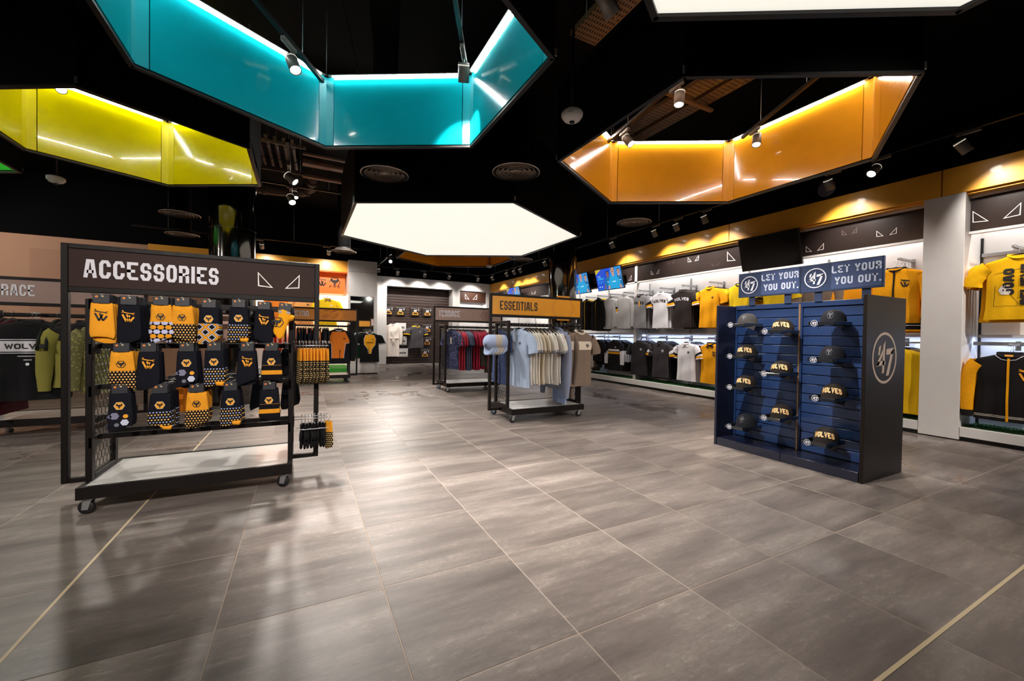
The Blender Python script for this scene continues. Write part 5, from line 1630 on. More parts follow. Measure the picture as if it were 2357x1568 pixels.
for k in range(9):
    b_ = garment('shirt', '', [fab(('#e5521e', '#ef7a22', '#d9431c')[k % 3])], Garment(L=.62, w=.22, d=.02, seed=110 + k % 3), simple=True) if k < 3 else None
    if k < 3:
        row_of(b_, [(-.85 + (k + 3 * j) * .11, 12.3, 1.28, -Q) for j in range(4)], 'red-orange shirt low in the lit bay, %s shade' % ('brick', 'amber', 'scarlet')[k], 'red-orange shirts low in the lit bay')
o = thing('clothes_rail', 'low steel rail of red-orange shirts in the lit bay', 'rail', (-.2, 12.3, 1.27))
MB().tube([(-.8, 0, 0), (1.0, 0, 0)], .012, 10).build('tube', STEEL, o)
for x_ in (-.7, .9):
    MB().tube([(x_, 0, 0), (x_, .3, 0)], .009, 8).build('bracket', STEEL, o)
o = thing('display_step', 'white step with bright green top under the orange bay', 'step', (.55, 11.55, 0))
MB().bbox(-.9, .5, -.3, .55, 0, .20, .003).build('block', WHITE, o)
MB().bbox(-.9, .5, -.3, .55, .20, .215, .002).build('green_top', GREENB, o)
MB().box(-.9, .5, -.306, -.30, .09, .19).build('green_front', GREENB, o)
o = thing('display_plinth', 'low white plinth at the foot of the mirror column', 'plinth', (1.47, 11.62, 0))
MB().bbox(-.38, .36, -.22, .17, .03, .40, .003).build('block', WHITE, o)
MB().box(-.36, .34, -.20, .15, 0, .03).build('toe_kick', NAVYBLK, o)
o = thing('front_rail', 'chrome arm on the mirror column holding the black and amber shirt', 'display rail', (1.56, 11.79, 1.17))
MB().bbox(-.01, .01, -.62, 0, -.01, .01, .002).build('bar', CHROME, o)
PAN = [[(-.10, -.05), (-.15, -.16), (-.14, -.30), (.14, -.30), (.15, -.16), (.10, -.05)], [(-.14, -.30), (-.05, -.42), (.05, -.42), (.14, -.30)], [(-.05, -.42), (-.03, -.54), (.03, -.54), (.05, -.42)]]
f = garment('shirt', 'black football shirt with amber front panel hanging before the mirror', [fab('#121315'), CRM], Garment(L=.76, w=.24, d=.05, seed=121), name='football_shirt', collar=PRINTW, cuffs=[(.84, .9, 1), (.95, 1, 1)],
            prints=[('amber_panel', PAN, fab('#e9a21c'), dict(dz=0, off=.003)), ('piping', stroke([(-.10, -.05), (-.15, -.16), (-.14, -.30), (-.05, -.42), (-.03, -.54)], .007) + stroke([(.10, -.05), (.15, -.16), (.14, -.30), (.05, -.42), (.03, -.54)], .007), PRINTW, dict(dz=0, off=.005)),
                    ('crest', xf(CREST, .8), PRINTB, dict(dx=.07, dz=.17, off=.005)), ('sponsor_bar', [[(-.09, .006), (.09, .006), (.09, -.012), (-.09, -.012)]], PRINTB, dict(dz=.25, off=.005))])
put(f, (1.56, 11.2, 1.18), .08)
b_ = garment('shirt', '', [fab('#0f4a3a'), fab('#0b2f27')], Garment(L=.76, w=.24, d=.022, seed=122), name='football_shirt', simple=True, cuffs=[(.88, 1, 1)], collar=PRINTW)
row_of(b_, [(1.585 + .012 * k, 11.3 + k * .07, 1.18, .08) for k in range(5)], 'dark green football shirt hanging behind the black and amber one', 'dark green football shirts')

# ------------------------------------------------------------------ slatted back recess: packets, robe, ringer T-shirts
PACKM = mat('clear_packet', '#8f8a86', .22, coat=.5)
def packet(x, z, white, label, group):
    o = thing('packet', label, 'packet', (x, 14.985, z), group=group)
    w, h = (.17, .15) if not white else (.19, .155)
    MB().bbox(-w, w, -.035, .0, -2 * h, 0, .012).build('bag', mat('packet_white', '#dcd8d6', .3, coat=.4) if white else mat('packet_dark', '#35302f', .22, coat=.6), o)
    mb = MB()
    hook_tube(mb, 0, .10)
    mb.bbox(-.05, .05, -.02, -.012, -.01, .03, .002)
    mb.build('hanger', HANGM, o)
    if white:
        MB().box(-.12, .12, -.0365, -.035, -.2, -.13).build('print', mat('packet_ink', '#6d6868', .5), o)
        MB().box(-.18, .18, -.0362, -.035, -.285, -.265).build('seal', PACKM, o)
    else:
        q = stroke([(-.10, -.27), (-.08, -.20), (0, -.175), (.08, -.20), (.10, -.27), 'x'][:5], .022, True)
        Mx = Matrix(((1, 0, 0, 0), (0, 0, -1, -.0355), (0, 1, 0, 0), (0, 0, 0, 1)))
        mb = MB()
        for p in q:
            mb.prism(p, Mx, .001)
        mb.build('amber_print', PRINTA, o)
        mb = MB()
        for p in stroke([(-.05, -.16), (-.02, -.1), (.02, -.15), (.05, -.09)], .03):
            mb.prism(p, Mx, .001)
        mb.build('pale_print', PRINTW, o)
        MB().box(.11, .135, -.0362, -.035, -.12, -.07).build('sticker', PRINTW, o)
        MB().box(-w, w, -.0362, -.035, -.045, -.03).build('seal', PACKM, o)
    for k in (1, 2):
        MB().bbox(-w + .01 * k, w + .01 * k, .002 + .0 * k, .012, -2 * h, 0, .004) if False else None
    return o
PX = ['first from the white pillar', 'second from the white pillar', 'third from the white pillar', 'fourth from the white pillar']
for k, x_ in enumerate((2.72, 3.14, 3.68, 4.13)):
    packet(x_, 2.06, False, 'dark packet, top row of the slatted wall, ' + PX[k], 'dark packets on the slatted wall')
for k, (x_, z_) in enumerate(((4.13, 1.38), (4.13, .90), (4.06, .45))):
    packet(x_, z_ + .08, False, 'dark packet with amber print below the top row, %s of three under one another' % ('highest', 'middle', 'lowest')[k], 'dark packets on the slatted wall')
for k, (x_, z_) in enumerate(((3.16, 1.47), (3.20, .98), (3.24, .55))):
    packet(x_, z_, True, 'white packet beside the bathrobe, %s of three' % ('highest', 'middle', 'lowest')[k], 'white packets on the slatted wall')
CREAM = fab('#e8ddd3')
f = garment('bathrobe', 'cream bathrobe with tied belt on the slatted back wall', [CREAM], Garment(L=1.15, w=.25, d=.07, sleeve=.72, seed=131, amp=.012), collar=CREAM)
g_ = Garment(L=1.15, w=.25, d=.07, sleeve=.72, seed=131, amp=.012)
mb = MB()
for sg in (-1, 1):
    for p in stroke([(sg * .10, 0), (sg * .05, -.25), (-sg * .01, -.48)], .05):
        mb.add([g_.pt(x, -y, True, .012) for x, y in p], [(0, 1, 2, 3)])
mb.build('lapel', CREAM, f)
mb = MB()
mb.tube([g_.pt(x, .50, True, .012) for x in (-.2, -.1, 0, .1, .2)], .018, 6)
mb.tube([(0, -.11, -.585), (.06, -.12, -.55), (.11, -.11, -.58), (.05, -.12, -.60), (0, -.11, -.585), (-.09, -.12, -.55), (-.11, -.11, -.60), (0, -.12, -.6)], .014, 6)
mb.tube([(0, -.11, -.6), (.04, -.115, -.72), (.07, -.11, -.88)], .016, 6)
mb.tube([(0, -.11, -.6), (-.04, -.115, -.7), (-.03, -.11, -.84)], .016, 6)
mb.build('belt', CREAM, f)
put(f, (2.86, 14.9, 1.50), .08)
f = garment('T-shirt', 'dark grey ringer T-shirt with yellow neck and cuffs on the slatted wall', [fab('#4e4b4e'), YEL, AMB], Garment(L=.78, w=.25, d=.05, seed=133), name='t_shirt', collar=YEL, cuffs=[(.84, 1, 1)], prints=[('crest', [hexpts(.015)], PRINTW, dict(dx=.09, dz=.19))])
put(f, (3.72, 14.8, 1.44), .08)
f['group'] = 'dark ringer T-shirts'
b_ = garment('T-shirt', '', [fab('#4e4b4e'), YEL, AMB], Garment(L=.8, w=.25, d=.022, seed=134), name='t_shirt', collar=YEL, cuffs=[(.84, .92, 1), (.92, 1, 2)], simple=True)
row_of(b_, [(3.70 - .015 * k, 14.87 + k * .06, 1.44, .08) for k in range(3)], 'dark ringer T-shirt hanging behind the foremost ringer T-shirt', 'dark ringer T-shirts')

# ------------------------------------------------------------------ televisions
SCR = {}
def glow(name, col, k=1.0):
    c_ = srgb(col)
    return mat('screen_' + name, (0.005, 0.005, 0.005), .3, emit=tuple(x * k for x in c_), estr=1.0)
def ell(cx_, cy_, rx, ry, n=14):
    return [(cx_ + rx * math.cos(2 * PI * k / n), cy_ + ry * math.sin(2 * PI * k / n)) for k in range(n)]
SKIN, SKIN2, HAIR, KIT, KITD = glow('skin', '#c99a86'), glow('skin_dark', '#8a5f50'), glow('hair', '#1e1820'), glow('kit', '#22a4dc'), glow('kit_dark', '#1672ae')
def player(cx_, by, s_, kit, skin):
    """head, hair, neck, shirt and arms of a printed figure"""
    return [([(cx_ - .20 * s_, by), (cx_ + .20 * s_, by), (cx_ + .22 * s_, by + .40 * s_), (cx_ + .12 * s_, by + .50 * s_), (cx_ - .12 * s_, by + .50 * s_), (cx_ - .22 * s_, by + .40 * s_)], kit),
            ([(cx_ - .22 * s_, by + .40 * s_), (cx_ - .33 * s_, by + .16 * s_), (cx_ - .22 * s_, by + .12 * s_), (cx_ - .19 * s_, by + .3 * s_)], kit),
            ([(cx_ + .22 * s_, by + .40 * s_), (cx_ + .19 * s_, by + .3 * s_), (cx_ + .22 * s_, by + .12 * s_), (cx_ + .33 * s_, by + .16 * s_)], kit),
            ([(cx_ - .32 * s_, by + .16 * s_), (cx_ - .36 * s_, by - .1 * s_), (cx_ - .27 * s_, by - .1 * s_), (cx_ - .23 * s_, by + .13 * s_)], skin),
            ([(cx_ + .32 * s_, by + .16 * s_), (cx_ + .23 * s_, by + .13 * s_), (cx_ + .27 * s_, by - .1 * s_), (cx_ + .36 * s_, by - .1 * s_)], skin),
            ([(cx_ - .055 * s_, by + .47 * s_), (cx_ + .055 * s_, by + .47 * s_), (cx_ + .05 * s_, by + .58 * s_), (cx_ - .05 * s_, by + .58 * s_)], skin),
            (ell(cx_, by + .70 * s_, .10 * s_, .125 * s_), HAIR), (ell(cx_, by + .665 * s_, .09 * s_, .12 * s_), skin),
            (ell(cx_, by + .63 * s_, .04 * s_, .03 * s_, 8), SKIN2), ([(cx_ - .06 * s_, by + .69 * s_), (cx_ - .015 * s_, by + .69 * s_), (cx_ - .015 * s_, by + .705 * s_), (cx_ - .06 * s_, by + .71 * s_)], HAIR),
            ([(cx_ + .015 * s_, by + .69 * s_), (cx_ + .06 * s_, by + .69 * s_), (cx_ + .06 * s_, by + .71 * s_), (cx_ + .015 * s_, by + .705 * s_)], HAIR),
            ([(cx_ - .09 * s_, by + .26 * s_), (cx_ + .09 * s_, by + .26 * s_), (cx_ + .09 * s_, by + .29 * s_), (cx_ - .09 * s_, by + .29 * s_)], glow('sponsor', '#d8f2ff'))]
def tv(yc, label, on=True):
    """screen towards -X, top tipped forward; origin at the wall bracket"""
    o = thing('television', label, 'television', (6.47, yc, 2.47), group='televisions along the shelving wall')
    tilt = math.radians(15)
    o.rotation_euler = (0, 0, -Q)
    hold = Matrix.Rotation(tilt, 4, 'X')
    w, h = .46, .265
    c_ = MB().bbox(-w, w, -.02, .025, -h, h, .004)
    c_.v = [tuple(hold @ Vector(v)) for v in c_.v]
    c_.build('casing', mat('tv_black', '#0c0b0c', .3), o)
    sc_ = MB()
    Mx = hold @ Matrix(((1, 0, 0, 0), (0, 0, -1, -.0203), (0, 1, 0, 0), (0, 0, 0, 1)))
    def lay(mb, poly, d):
        a, b_ = w - .012, h - .012
        mb.add([Mx @ Vector((max(-a, min(a, x)), max(-b_ + .008, min(b_, y)), d)) for x, y in poly], [list(range(len(poly)))])
    a, b_ = w - .012, h - .012
    if not on:
        lay(sc_, [(-a, -b_), (a, -b_), (a, b_), (-a, b_)], .0003)
        sc_.build('screen', mat('tv_glass_off', '#070606', .12), o)
        lg = MB()
        lay(lg, [(-.03, -.25), (.03, -.25), (.03, -.246), (-.03, -.246)], .0006)
        lg.build('maker_mark', PRINTW, o)
    else:
        lay(sc_, [(-a, -b_), (a, -b_), (a, b_), (-a, b_)], .0003)
        s0 = sc_.build('screen', glow('blue', '#1f4fd0'), o)
        lays = [([(-.05, -b_), (a, -b_), (a, b_), (.1, b_)], glow('sky', '#2a8fdc')), ([(-a, b_ - .12), (-a, b_), (-a + .22, b_)], glow('gold', '#c8b23a')), ([(a - .05, -b_), (a, -b_), (a, b_ - .1)], glow('gold', '#c8b23a')),
                ([(-a, -b_), (a, -b_), (a, -b_ + .05), (-a, -b_ + .02)], glow('azure', '#1c86e8'))]
        for p, m_ in lays:
            q = MB(); lay(q, p, .0006); q.build('picture_area', m_, s0)
        dd = .0009
        for pl_ in (player(-.02, -.20, .48, KITD, SKIN2), player(.36, -.20, .50, KITD, SKIN), player(.17, -.26, .66, KIT, SKIN)):
            for p, m_ in pl_:
                q = MB(); lay(q, p, dd); q.build('player_print', m_, s0)
                dd += .00004
        q = MB()
        for p in xf(text_polys('HOME', .028, .022, .005, .005), 1, -.33, .07):
            lay(q, p, .001)
        q.build('heading', glow('pale', '#bfe2ff'), s0)
        q = MB()
        for p in xf(text_polys('JERSEY', .05, .034, .01, .006), 1, -.29, .0):
            lay(q, p, .001)
        for yy, l_ in ((-.045, .11), (-.08, .09)):
            lay(q, [(-.4, yy), (-.4 + l_ * 2, yy), (-.4 + l_ * 2, yy + .008), (-.4, yy + .008)], .001)
        q.build('headline', glow('cyan', '#35c6e8'), s0)
        q = MB()
        for x_ in (-.36, -.28):
            lay(q, [(x_ + p[0] * .02, -.17 + p[1] * .02) for p in hexpts(1)], .001)
        q.build('crest', glow('pale', '#bfe2ff'), s0)
    br = MB().box(-.1, .1, .03, .05, -.1, .1).box(-.02, .02, .05, .15, -.02, .04)
    br.build('wall_bracket', BLACKM, o)
    return o
tv(3.86, 'switched-off black television over the cap stand', False)
tv(7.58, 'television showing three players in blue, nearer the white divider')
tv(8.80, 'television showing three players in blue, half behind the glossy column')
tv(12.45, 'small far television showing blue players, above the amber header sign')

# ------------------------------------------------------------------ navy cap stand
NAVY = mat('stand_navy', '#1f3763', .36, kind='paint', coat=.15)
NAVYD = mat('stand_navy_dark', '#171a2c', .3, kind='paint', coat=.2)
SIDEB = mat('stand_side_black', '#150d08', .4, kind='paint', spec=.3)
SIGNN = mat('sign_navy', '#2b3a5c', .4, kind='paint')
SIGNN2 = mat('sign_slate_blue', '#40507a', .4, kind='paint')
st = thing('cap_stand', 'navy slatted cap stand with two lettered header boards', 'display stand', (3.82, 2.165, 0))
yA, yB, yM = -.635, .635, -.025      # near side, far side, divider
MB().bbox(0, .66, yA, yA + .025, 0, 1.455, .002).build('side_panel', SIDEB, st)
MB().bbox(0, .66, yB - .025, yB, 0, 1.44, .002).build('side_panel', NAVYD, st)
MB().bbox(.30, .36, yA + .025, yB - .025, .075, 1.445, .002).build('back_board', NAVYD, st)
for a, b_ in ((yA + .03, yM), (yM + .004, yB - .027)):
    MB().bbox(.006, .30, a, b_, .0, .078, .003).build('base_box', NAVYD, st)
    MB().bbox(.272, .30, a, a + .018, .08, 1.44, .002).build('bay_frame', NAVY, st)
    MB().bbox(.272, .30, b_ - .018, b_, .08, 1.44, .002).build('bay_frame', NAVY, st)
    MB().bbox(.268, .30, a, b_, 1.40, 1.445, .002).build('top_rail', NAVY, st)
    n = 15
    for k in range(n):
        z0 = .085 + k * .0877
        MB().bbox(.284, .304, a + .019, b_ - .019, z0, z0 + .081, .003).build('slat', NAVY, st)
MB().box(.262, .272, yM - .004, yM + .008, .08, 1.43).build('divider_edge', mat('divider_pale', '#8a6a4a', .4), st)
for k, (a, b_) in enumerate(((-.645, -.045), (-.04, .555))):
    MB().bbox(.23, .25, a, b_, 1.525, 1.772, .002).build('header_board', SIGNN, st)
    hb = MB().box(.2285, .23, a + .012, a + (b_ - a) * .60, 1.54, 1.76)
    hb.build('header_panel', SIGNN2, st)
    Mx = Matrix(((0, 0, -1, .2275), (-1, 0, 0, 0), (0, 1, 0, 0), (0, 0, 0, 1)))
    mb = MB()
    for t_, z_, sh in (('LET YOUR', 1.672, .0), ('YOU OUT.', 1.575, -.012)):
        for p in text_polys(t_, .062, .037, .0125, .009):
            mb.prism([(x - (a + (b_ - a) * .31) - sh, y + z_) for x, y in p], Mx, .001)
    mb.build('lettering', mat('print_ice', '#cdd9f2', .5), st)
    mb = MB()
    for p in xf(BADGE, .088, -(a + (b_ - a) * .805), 1.648):
        mb.prism(p, Mx, .001)
    mb.build('round_badge', mat('print_ice_white', '#e4e8f4', .5), st)
    for q in (.2, .78):
        y_ = a + (b_ - a) * q
        MB().bbox(.25, .262, y_ - .03, y_ + .03, 1.44, 1.56, .002).build('header_post', SIGNN, st)
mb = MB()
Mx = Matrix(((1, 0, 0, .30), (0, 0, -1, yA - .0005), (0, 1, 0, .965), (0, 0, 0, 1)))
for p in xf(BADGE, .205):
    mb.prism(p, Mx, .001)
mb.build('round_badge', mat('print_beige', '#cbb5a3', .5), st)

ACRY = mat('acrylic', '#20242a', .08, trans=.0, coat=.6)
CAPB = fab('#26211f'); CAPB2 = fab('#1b1c22'); CAPG = fab('#3a3838')
def cap_crown_pt(a, e):
    """a: round the head, 0 = front (-X); e: 0 rim .. 1 top"""
    r = math.cos(e * PI / 2) ** .75
    return Vector((-.098 * r * math.cos(a) - .004, .082 * r * math.sin(a), .004 + .108 * math.sin(e * PI / 2) ** .9))
def cap_meshes(cloth, print_kind):
    crown = MB()
    rows = []
    for i in range(10):
        e = i / 9
        r = []
        for j in range(30):
            a = 2 * PI * j / 30
            p = cap_crown_pt(a, min(e, .995))
            seam = 1 - .012 * (1 if j % 5 == 0 else 0)
            r.append(Vector((p.x * seam, p.y * seam, p.z)))
        rows.append(r)
    crown.grid([r[::-1] for r in rows], True)
    inn = [Vector((p.x * .95, p.y * .95, p.z + .03)) for p in rows[0]]
    crown.grid([rows[0], inn], True)
    brim = MB()
    top, bot = [], []
    N = 16
    for i in range(6):
        t = i / 5
        r, q = [], []
        for j in range(N + 1):
            a = -1.25 + 2.5 * j / N
            ed = .004 * 0
            base = cap_crown_pt(a, .02)
            out = .072 * math.cos(a * .85) ** .8
            x = base.x - out * t
            y = base.y * (1 + .04 * t * (1 - abs(a) / 1.25))
            z = base.z - .004 - t * .010 - .022 * (abs(a) / 1.25) ** 2 * t * 1.4
            r.append(Vector((x, y, z))); q.append(Vector((x, y, z - .004)))
        top.append(r); bot.append(q)
    brim.grid([r[::-1] for r in top], False)
    brim.grid(bot, False)
    brim.grid([top[-1], bot[-1]], False)
    btn = MB().lathe([(.0, .116), (.006, .1145), (.008, .110)], n=10)
    pr = MB()
    if print_kind == 'word':
        for p in text_polys('WOLVES', .034, .0215, .0078, .0028, arch=.010):
            vs = []
            for x, y in p:
                a = -x / .088
                e = .20 + (y - .004) / .125
                q = cap_crown_pt(a, e)
                n_ = Vector((q.x, q.y, q.z * .4)).normalized()
                vs.append(q + n_ * .0045)
            pr.add(vs, [(0, 1, 2, 3)])
    else:
        for p in xf(HEXRING, .05) + xf(HEAD, .058):
            vs = []
            for x, y in p:
                q = cap_crown_pt(-x / .088, .40 + y / .11)
                n_ = Vector((q.x, q.y, q.z * .4)).normalized()
                vs.append(q + n_ * .004)
            pr.add(vs, [list(range(len(p)))])
    sd = MB()
    for p in xf(FORTY7, .012):
        vs = []
        for x, y in p:
            q = cap_crown_pt(1.55 - x / .088, .22 + y / .11)
            vs.append(q + Vector((q.x * .2, q.y, 0)).normalized() * .004)
        sd.add(vs[::-1], [list(range(len(p)))])
        sd.add(vs, [list(range(len(p)))])
    stick = MB()
    for p in [ell(0, 0, .019, .012, 14)]:
        stick.add([(-.150 + y * 1.0, x * .9 + .022, -.0022 + .003) for x, y in p], [list(range(len(p)))[::-1]])
    return (crown.mesh('crown', cloth), brim.mesh('brim', cloth), btn.mesh('button', cloth), pr.mesh('front_print', mat('print_cream_amber', '#f0c58a', .6) if print_kind == 'word' else mat('print_tonal', '#3c3b44', .5)), sd.mesh('side_mark', PRINTA), stick.mesh('brim_sticker', mat('sticker_silver', '#b9b4ae', .35, .2)))
CAPM = {'word': cap_meshes(CAPB, 'word'), 'tonal': cap_meshes(CAPB2, 'tonal'), 'grey': cap_meshes(CAPG, 'tonal')}
def tray_meshes():
    t_ = MB().bbox(-.19, .10, -.092, .092, -.004, .0, .0015)
    for y0 in (-.092, .089):
        t_.bbox(-.19, .10, y0, y0 + .003, 0, .028, .001)
    t_.bbox(-.193, -.19, -.092, .092, -.004, .022, .001)
    d = MB()
    Mx = Matrix(((0, 0, -1, -.1945), (-1, 0, 0, .045), (0, 1, 0, .012), (0, 0, 0, 1)))
    d.prism(ell(0, 0, .026, .026, 24), Mx, .001)
    b_ = MB()
    for p in xf(BADGE, .0255):
        b_.prism(p, Mx @ Matrix.Translation((0, 0, .001)), .0006)
    return t_.mesh('tray', ACRY), d.mesh('tag_disc', mat('disc_navy', '#1a2238', .4)), b_.mesh('tag_badge', PRINTW)
TRM = tray_meshes()
def cap(y, z, kind, label, sx=0.0, rz=0.0, x=3.925):
    tr = thing('cap_tray', 'tray with round numeral tag, under the ' + label.replace(' of the navy stand', '').replace('lettered black', 'lettered').replace('washed black', 'washed'), 'cap tray', (x, y, z), group='cap trays on the navy stand')
    place('tray', TRM[0], tr); place('tag_disc', TRM[1], tr); place('tag_badge', TRM[2], tr)
    MB().box(.10, .184, -.05, .05, -.004, -.001).build('tray_tongue', ACRY, tr)
    o = thing('baseball_cap', label, 'cap', (x + .005 + sx, y, z + .004), rz, 'caps on the navy stand')
    for n_, me in zip(('crown', 'brim', 'button', 'front_print', 'side_mark', 'brim_sticker'), CAPM[kind]):
        if n_ == 'side_mark' and kind != 'word':
            continue
        place(n_, me, o)
    o.scale = (1.1, 1.1, 1.12)
    return o
FARC, NEARC = 'far column of the navy stand', 'near bay of the navy stand'
for y, z, k, l_ in ((2.535, 1.222, 'grey', 'washed black cap, topmost in the ' + FARC), (2.20, 1.158, 'word', 'lettered black cap, topmost in the middle column of the navy stand'), (2.535, .915, 'word', 'lettered black cap, second down in the ' + FARC),
                    (2.20, .775, 'word', 'lettered black cap, second down in the middle column of the navy stand'), (2.53, .612, 'word', 'lettered black cap, third down in the ' + FARC), (2.19, .375, 'word', 'lettered black cap, lowest in the middle column of the navy stand'),
                    (2.525, .225, 'tonal', 'plain dark cap, lowest in the ' + FARC), (1.80, 1.225, 'tonal', 'plain black cap, topmost in the ' + NEARC), (1.80, .925, 'tonal', 'plain black cap, second down in the ' + NEARC),
                    (1.78, .612, 'word', 'lettered black cap, third down in the ' + NEARC), (1.83, .238, 'word', 'lettered black cap, lowest in the ' + NEARC)):
    cap(y, z, k, l_, rz=.22 + random.uniform(-.08, .08))

# caps hanging on the amber-signed rack
CAPS_B = cap_meshes(fab('#8e9bb8'), 'tonal'); CAPS_K = cap_meshes(fab('#a3998f'), 'tonal')
o = thing('cap_hook', 'dark hook on the amber-signed rack holding pale caps', 'hook', (2.29, 4.72, 1.09))
MB().tube([(0, 0, 0), (-.2, 0, 0), (-.22, 0, .02)], .006, 8).build('peg', FR_BRN, o)
MB().bbox(-.005, .012, -.03, .03, -.03, .03, .002).build('plate', FR_BRN, o)
for k in range(5):
    o = thing('baseball_cap', ('pale blue cap with white seam, foremost on the amber-signed rack' if k == 0 else 'pale cap hanging behind the foremost blue one, number %s on the hook' % ('zero', 'two', 'three', 'four', 'five')[k]), 'cap', (2.11 + k * .045, 4.70, 1.0), 0, 'pale caps on the amber-signed rack')
    o.rotation_euler = (.1, -1.0, .5)
    for n_, me in zip(('crown', 'brim', 'button', 'front_print'), CAPS_B if k in (0, 1, 4) else CAPS_K):
        place(n_, me, o)
# ------------------------------------------------------------------ socks on the dark brown rack
def sock_mat(name, top, kind, split=-.14, bg='#131116', ca='#f2b45a', cb='#f2b45a', toe=None):
    M = mat(name, top, .9, spec=.15)
    b = M.node_tree.nodes['Principled BSDF']
    t = NT(M)
    x, y, z = t.sep(t.coord('Object'))
    A, B, T, K = srgb(ca), srgb(cb), srgb(top), srgb(bg)
    if kind == 'plain':
        col = None
    else:
        if kind == 'hearts':
            s = 62.0
            u0, v0 = t.m('MULTIPLY', x, s), t.m('MULTIPLY', z, s * 1.05)
            row = t.m('FLOOR', v0)
            odd = t.m('MODULO', t.m('ABSOLUTE', row), 2.0)
            u1 = t.m('ADD', u0, t.m('MULTIPLY', odd, .5))
            u = t.m('SUBTRACT', t.m('FRACT', t.m('ADD', u1, 50.0)), .5)
            v = t.m('SUBTRACT', t.m('FRACT', t.m('ADD', v0, 50.0)), .48)
            au = t.m('ABSOLUTE', u)
            vv = t.m('SUBTRACT', v, t.m('MULTIPLY', au, .75))
            r2 = t.m('ADD', t.m('MULTIPLY', u, u), t.m('MULTIPLY', vv, vv))
            mk = t.m('LESS_THAN', r2, .085)
            alt = odd
            col = t.mix(mk, K, t.mix(alt, A, B))
        elif kind == 'hexes':
            s = 27.0
            u0, v0 = t.m('MULTIPLY', x, s), t.m('MULTIPLY', z, s * 1.35)
            row = t.m('FLOOR', v0)
            odd = t.m('MODULO', t.m('ABSOLUTE', row), 2.0)
            u = t.m('ABSOLUTE', t.m('SUBTRACT', t.m('FRACT', t.m('ADD', t.m('ADD', u0, t.m('MULTIPLY', odd, .5)), 50.0)), .5))
            v = t.m('ABSOLUTE', t.m('SUBTRACT', t.m('FRACT', t.m('ADD', v0, 50.0)), .5))
            mk = t.m('LESS_THAN', t.m('MAXIMUM', t.m('ADD', u, t.m('MULTIPLY', v, .45)), t.m('MULTIPLY', v, 1.02)), .475)
            col = t.mix(mk, K, t.mix(odd, A, B))
        elif kind == 'argyle':
            p = t.m('ABSOLUTE', t.m('SUBTRACT', t.m('FRACT', t.m('ADD', t.m('MULTIPLY', t.m('ADD', x, t.m('MULTIPLY', z, 1.0)), 15.0), 50.25)), .5))
            q = t.m('ABSOLUTE', t.m('SUBTRACT', t.m('FRACT', t.m('ADD', t.m('MULTIPLY', t.m('SUBTRACT', x, t.m('MULTIPLY', z, 1.0)), 15.0), 50.25)), .5))
            mn = t.m('MINIMUM', p, q)
            c1 = t.mix(t.m('LESS_THAN', mn, .25), K, B)
            c2 = t.mix(t.m('LESS_THAN', mn, .15), c1, K)
            col = t.mix(t.m('LESS_THAN', mn, .10), c2, A)
        elif kind == 'stripes':
            f = t.m('FRACT', t.m('ADD', t.m('MULTIPLY', z, 1 / .062), 50.28))
            col = t.mix(t.m('LESS_THAN', f, .46), K, A)
            bot = t.m('LESS_THAN', z, -.235)
            col = t.mix(bot, col, K)
        up_ = t.m('GREATER_THAN', z, split)
        col = t.mix(up_, col, T)
    if col is not None:
        nz = t.noise(t.coord('Object'), 60, 2)
        mx = t.node('ShaderNodeMix', data_type='RGBA', blend_type='MULTIPLY')
        mx.inputs['Factor'].default_value = 1
        t.link(col, mx.inputs[6]); t.link(t.ramp(nz, [(.3, .86), (.7, 1.0)]), mx.inputs[7])
        t.link(mx.outputs[2], b.inputs['Base Color'])
    bu = t.node('ShaderNodeBump')
    bu.inputs['Strength'].default_value = .3; bu.inputs['Distance'].default_value = .002
    w_ = t.node('ShaderNodeTexWave')
    w_.inputs['Scale'].default_value = 110
    t.link(t.coord('Object'), w_.inputs['Vector'])
    t.link(w_.outputs[1], bu.inputs['Height'])
    t.link(bu.outputs[0], b.inputs['Normal'])
    return M
SOCKC = {'aW': sock_mat('sock_amber', '#f0a02a', 'plain'), 'nW': sock_mat('sock_navy', '#15151d', 'plain'),
         'aHe': sock_mat('sock_amber_hearts', '#f0a02a', 'hearts', -.155, ca='#f6c878', cb='#f2b060'),
         'nHe': sock_mat('sock_navy_hearts', '#15161f', 'hearts', -.155, ca='#f2c06a', cb='#a9b2dc'),
         'aHex': sock_mat('sock_amber_hexes', '#f0a02a', 'hexes', -.145, ca='#c9c8ea', cb='#f0a02a'),
         'nHex': sock_mat('sock_navy_plain', '#16161e', 'plain'),
         'arg': sock_mat('sock_argyle', '#15161f', 'argyle', -.145, ca='#efa02c', cb='#cfd0e2'),
         'str': sock_mat('sock_striped', '#15161f', 'stripes', -.14, ca='#f0a02a'),
         'ank': sock_mat('sock_ankle', '#f2a41e', 'plain'), 'pink': sock_mat('sock_beige', '#b9988c', 'plain'), 'org': sock_mat('sock_orange', '#d9791c', 'plain'), 'blk': sock_mat('sock_black', '#0f0e12', 'plain')}
CARD = mat('sock_card', '#25242a', .5)
RINGO = mat('card_ring', '#e8862c', .5)
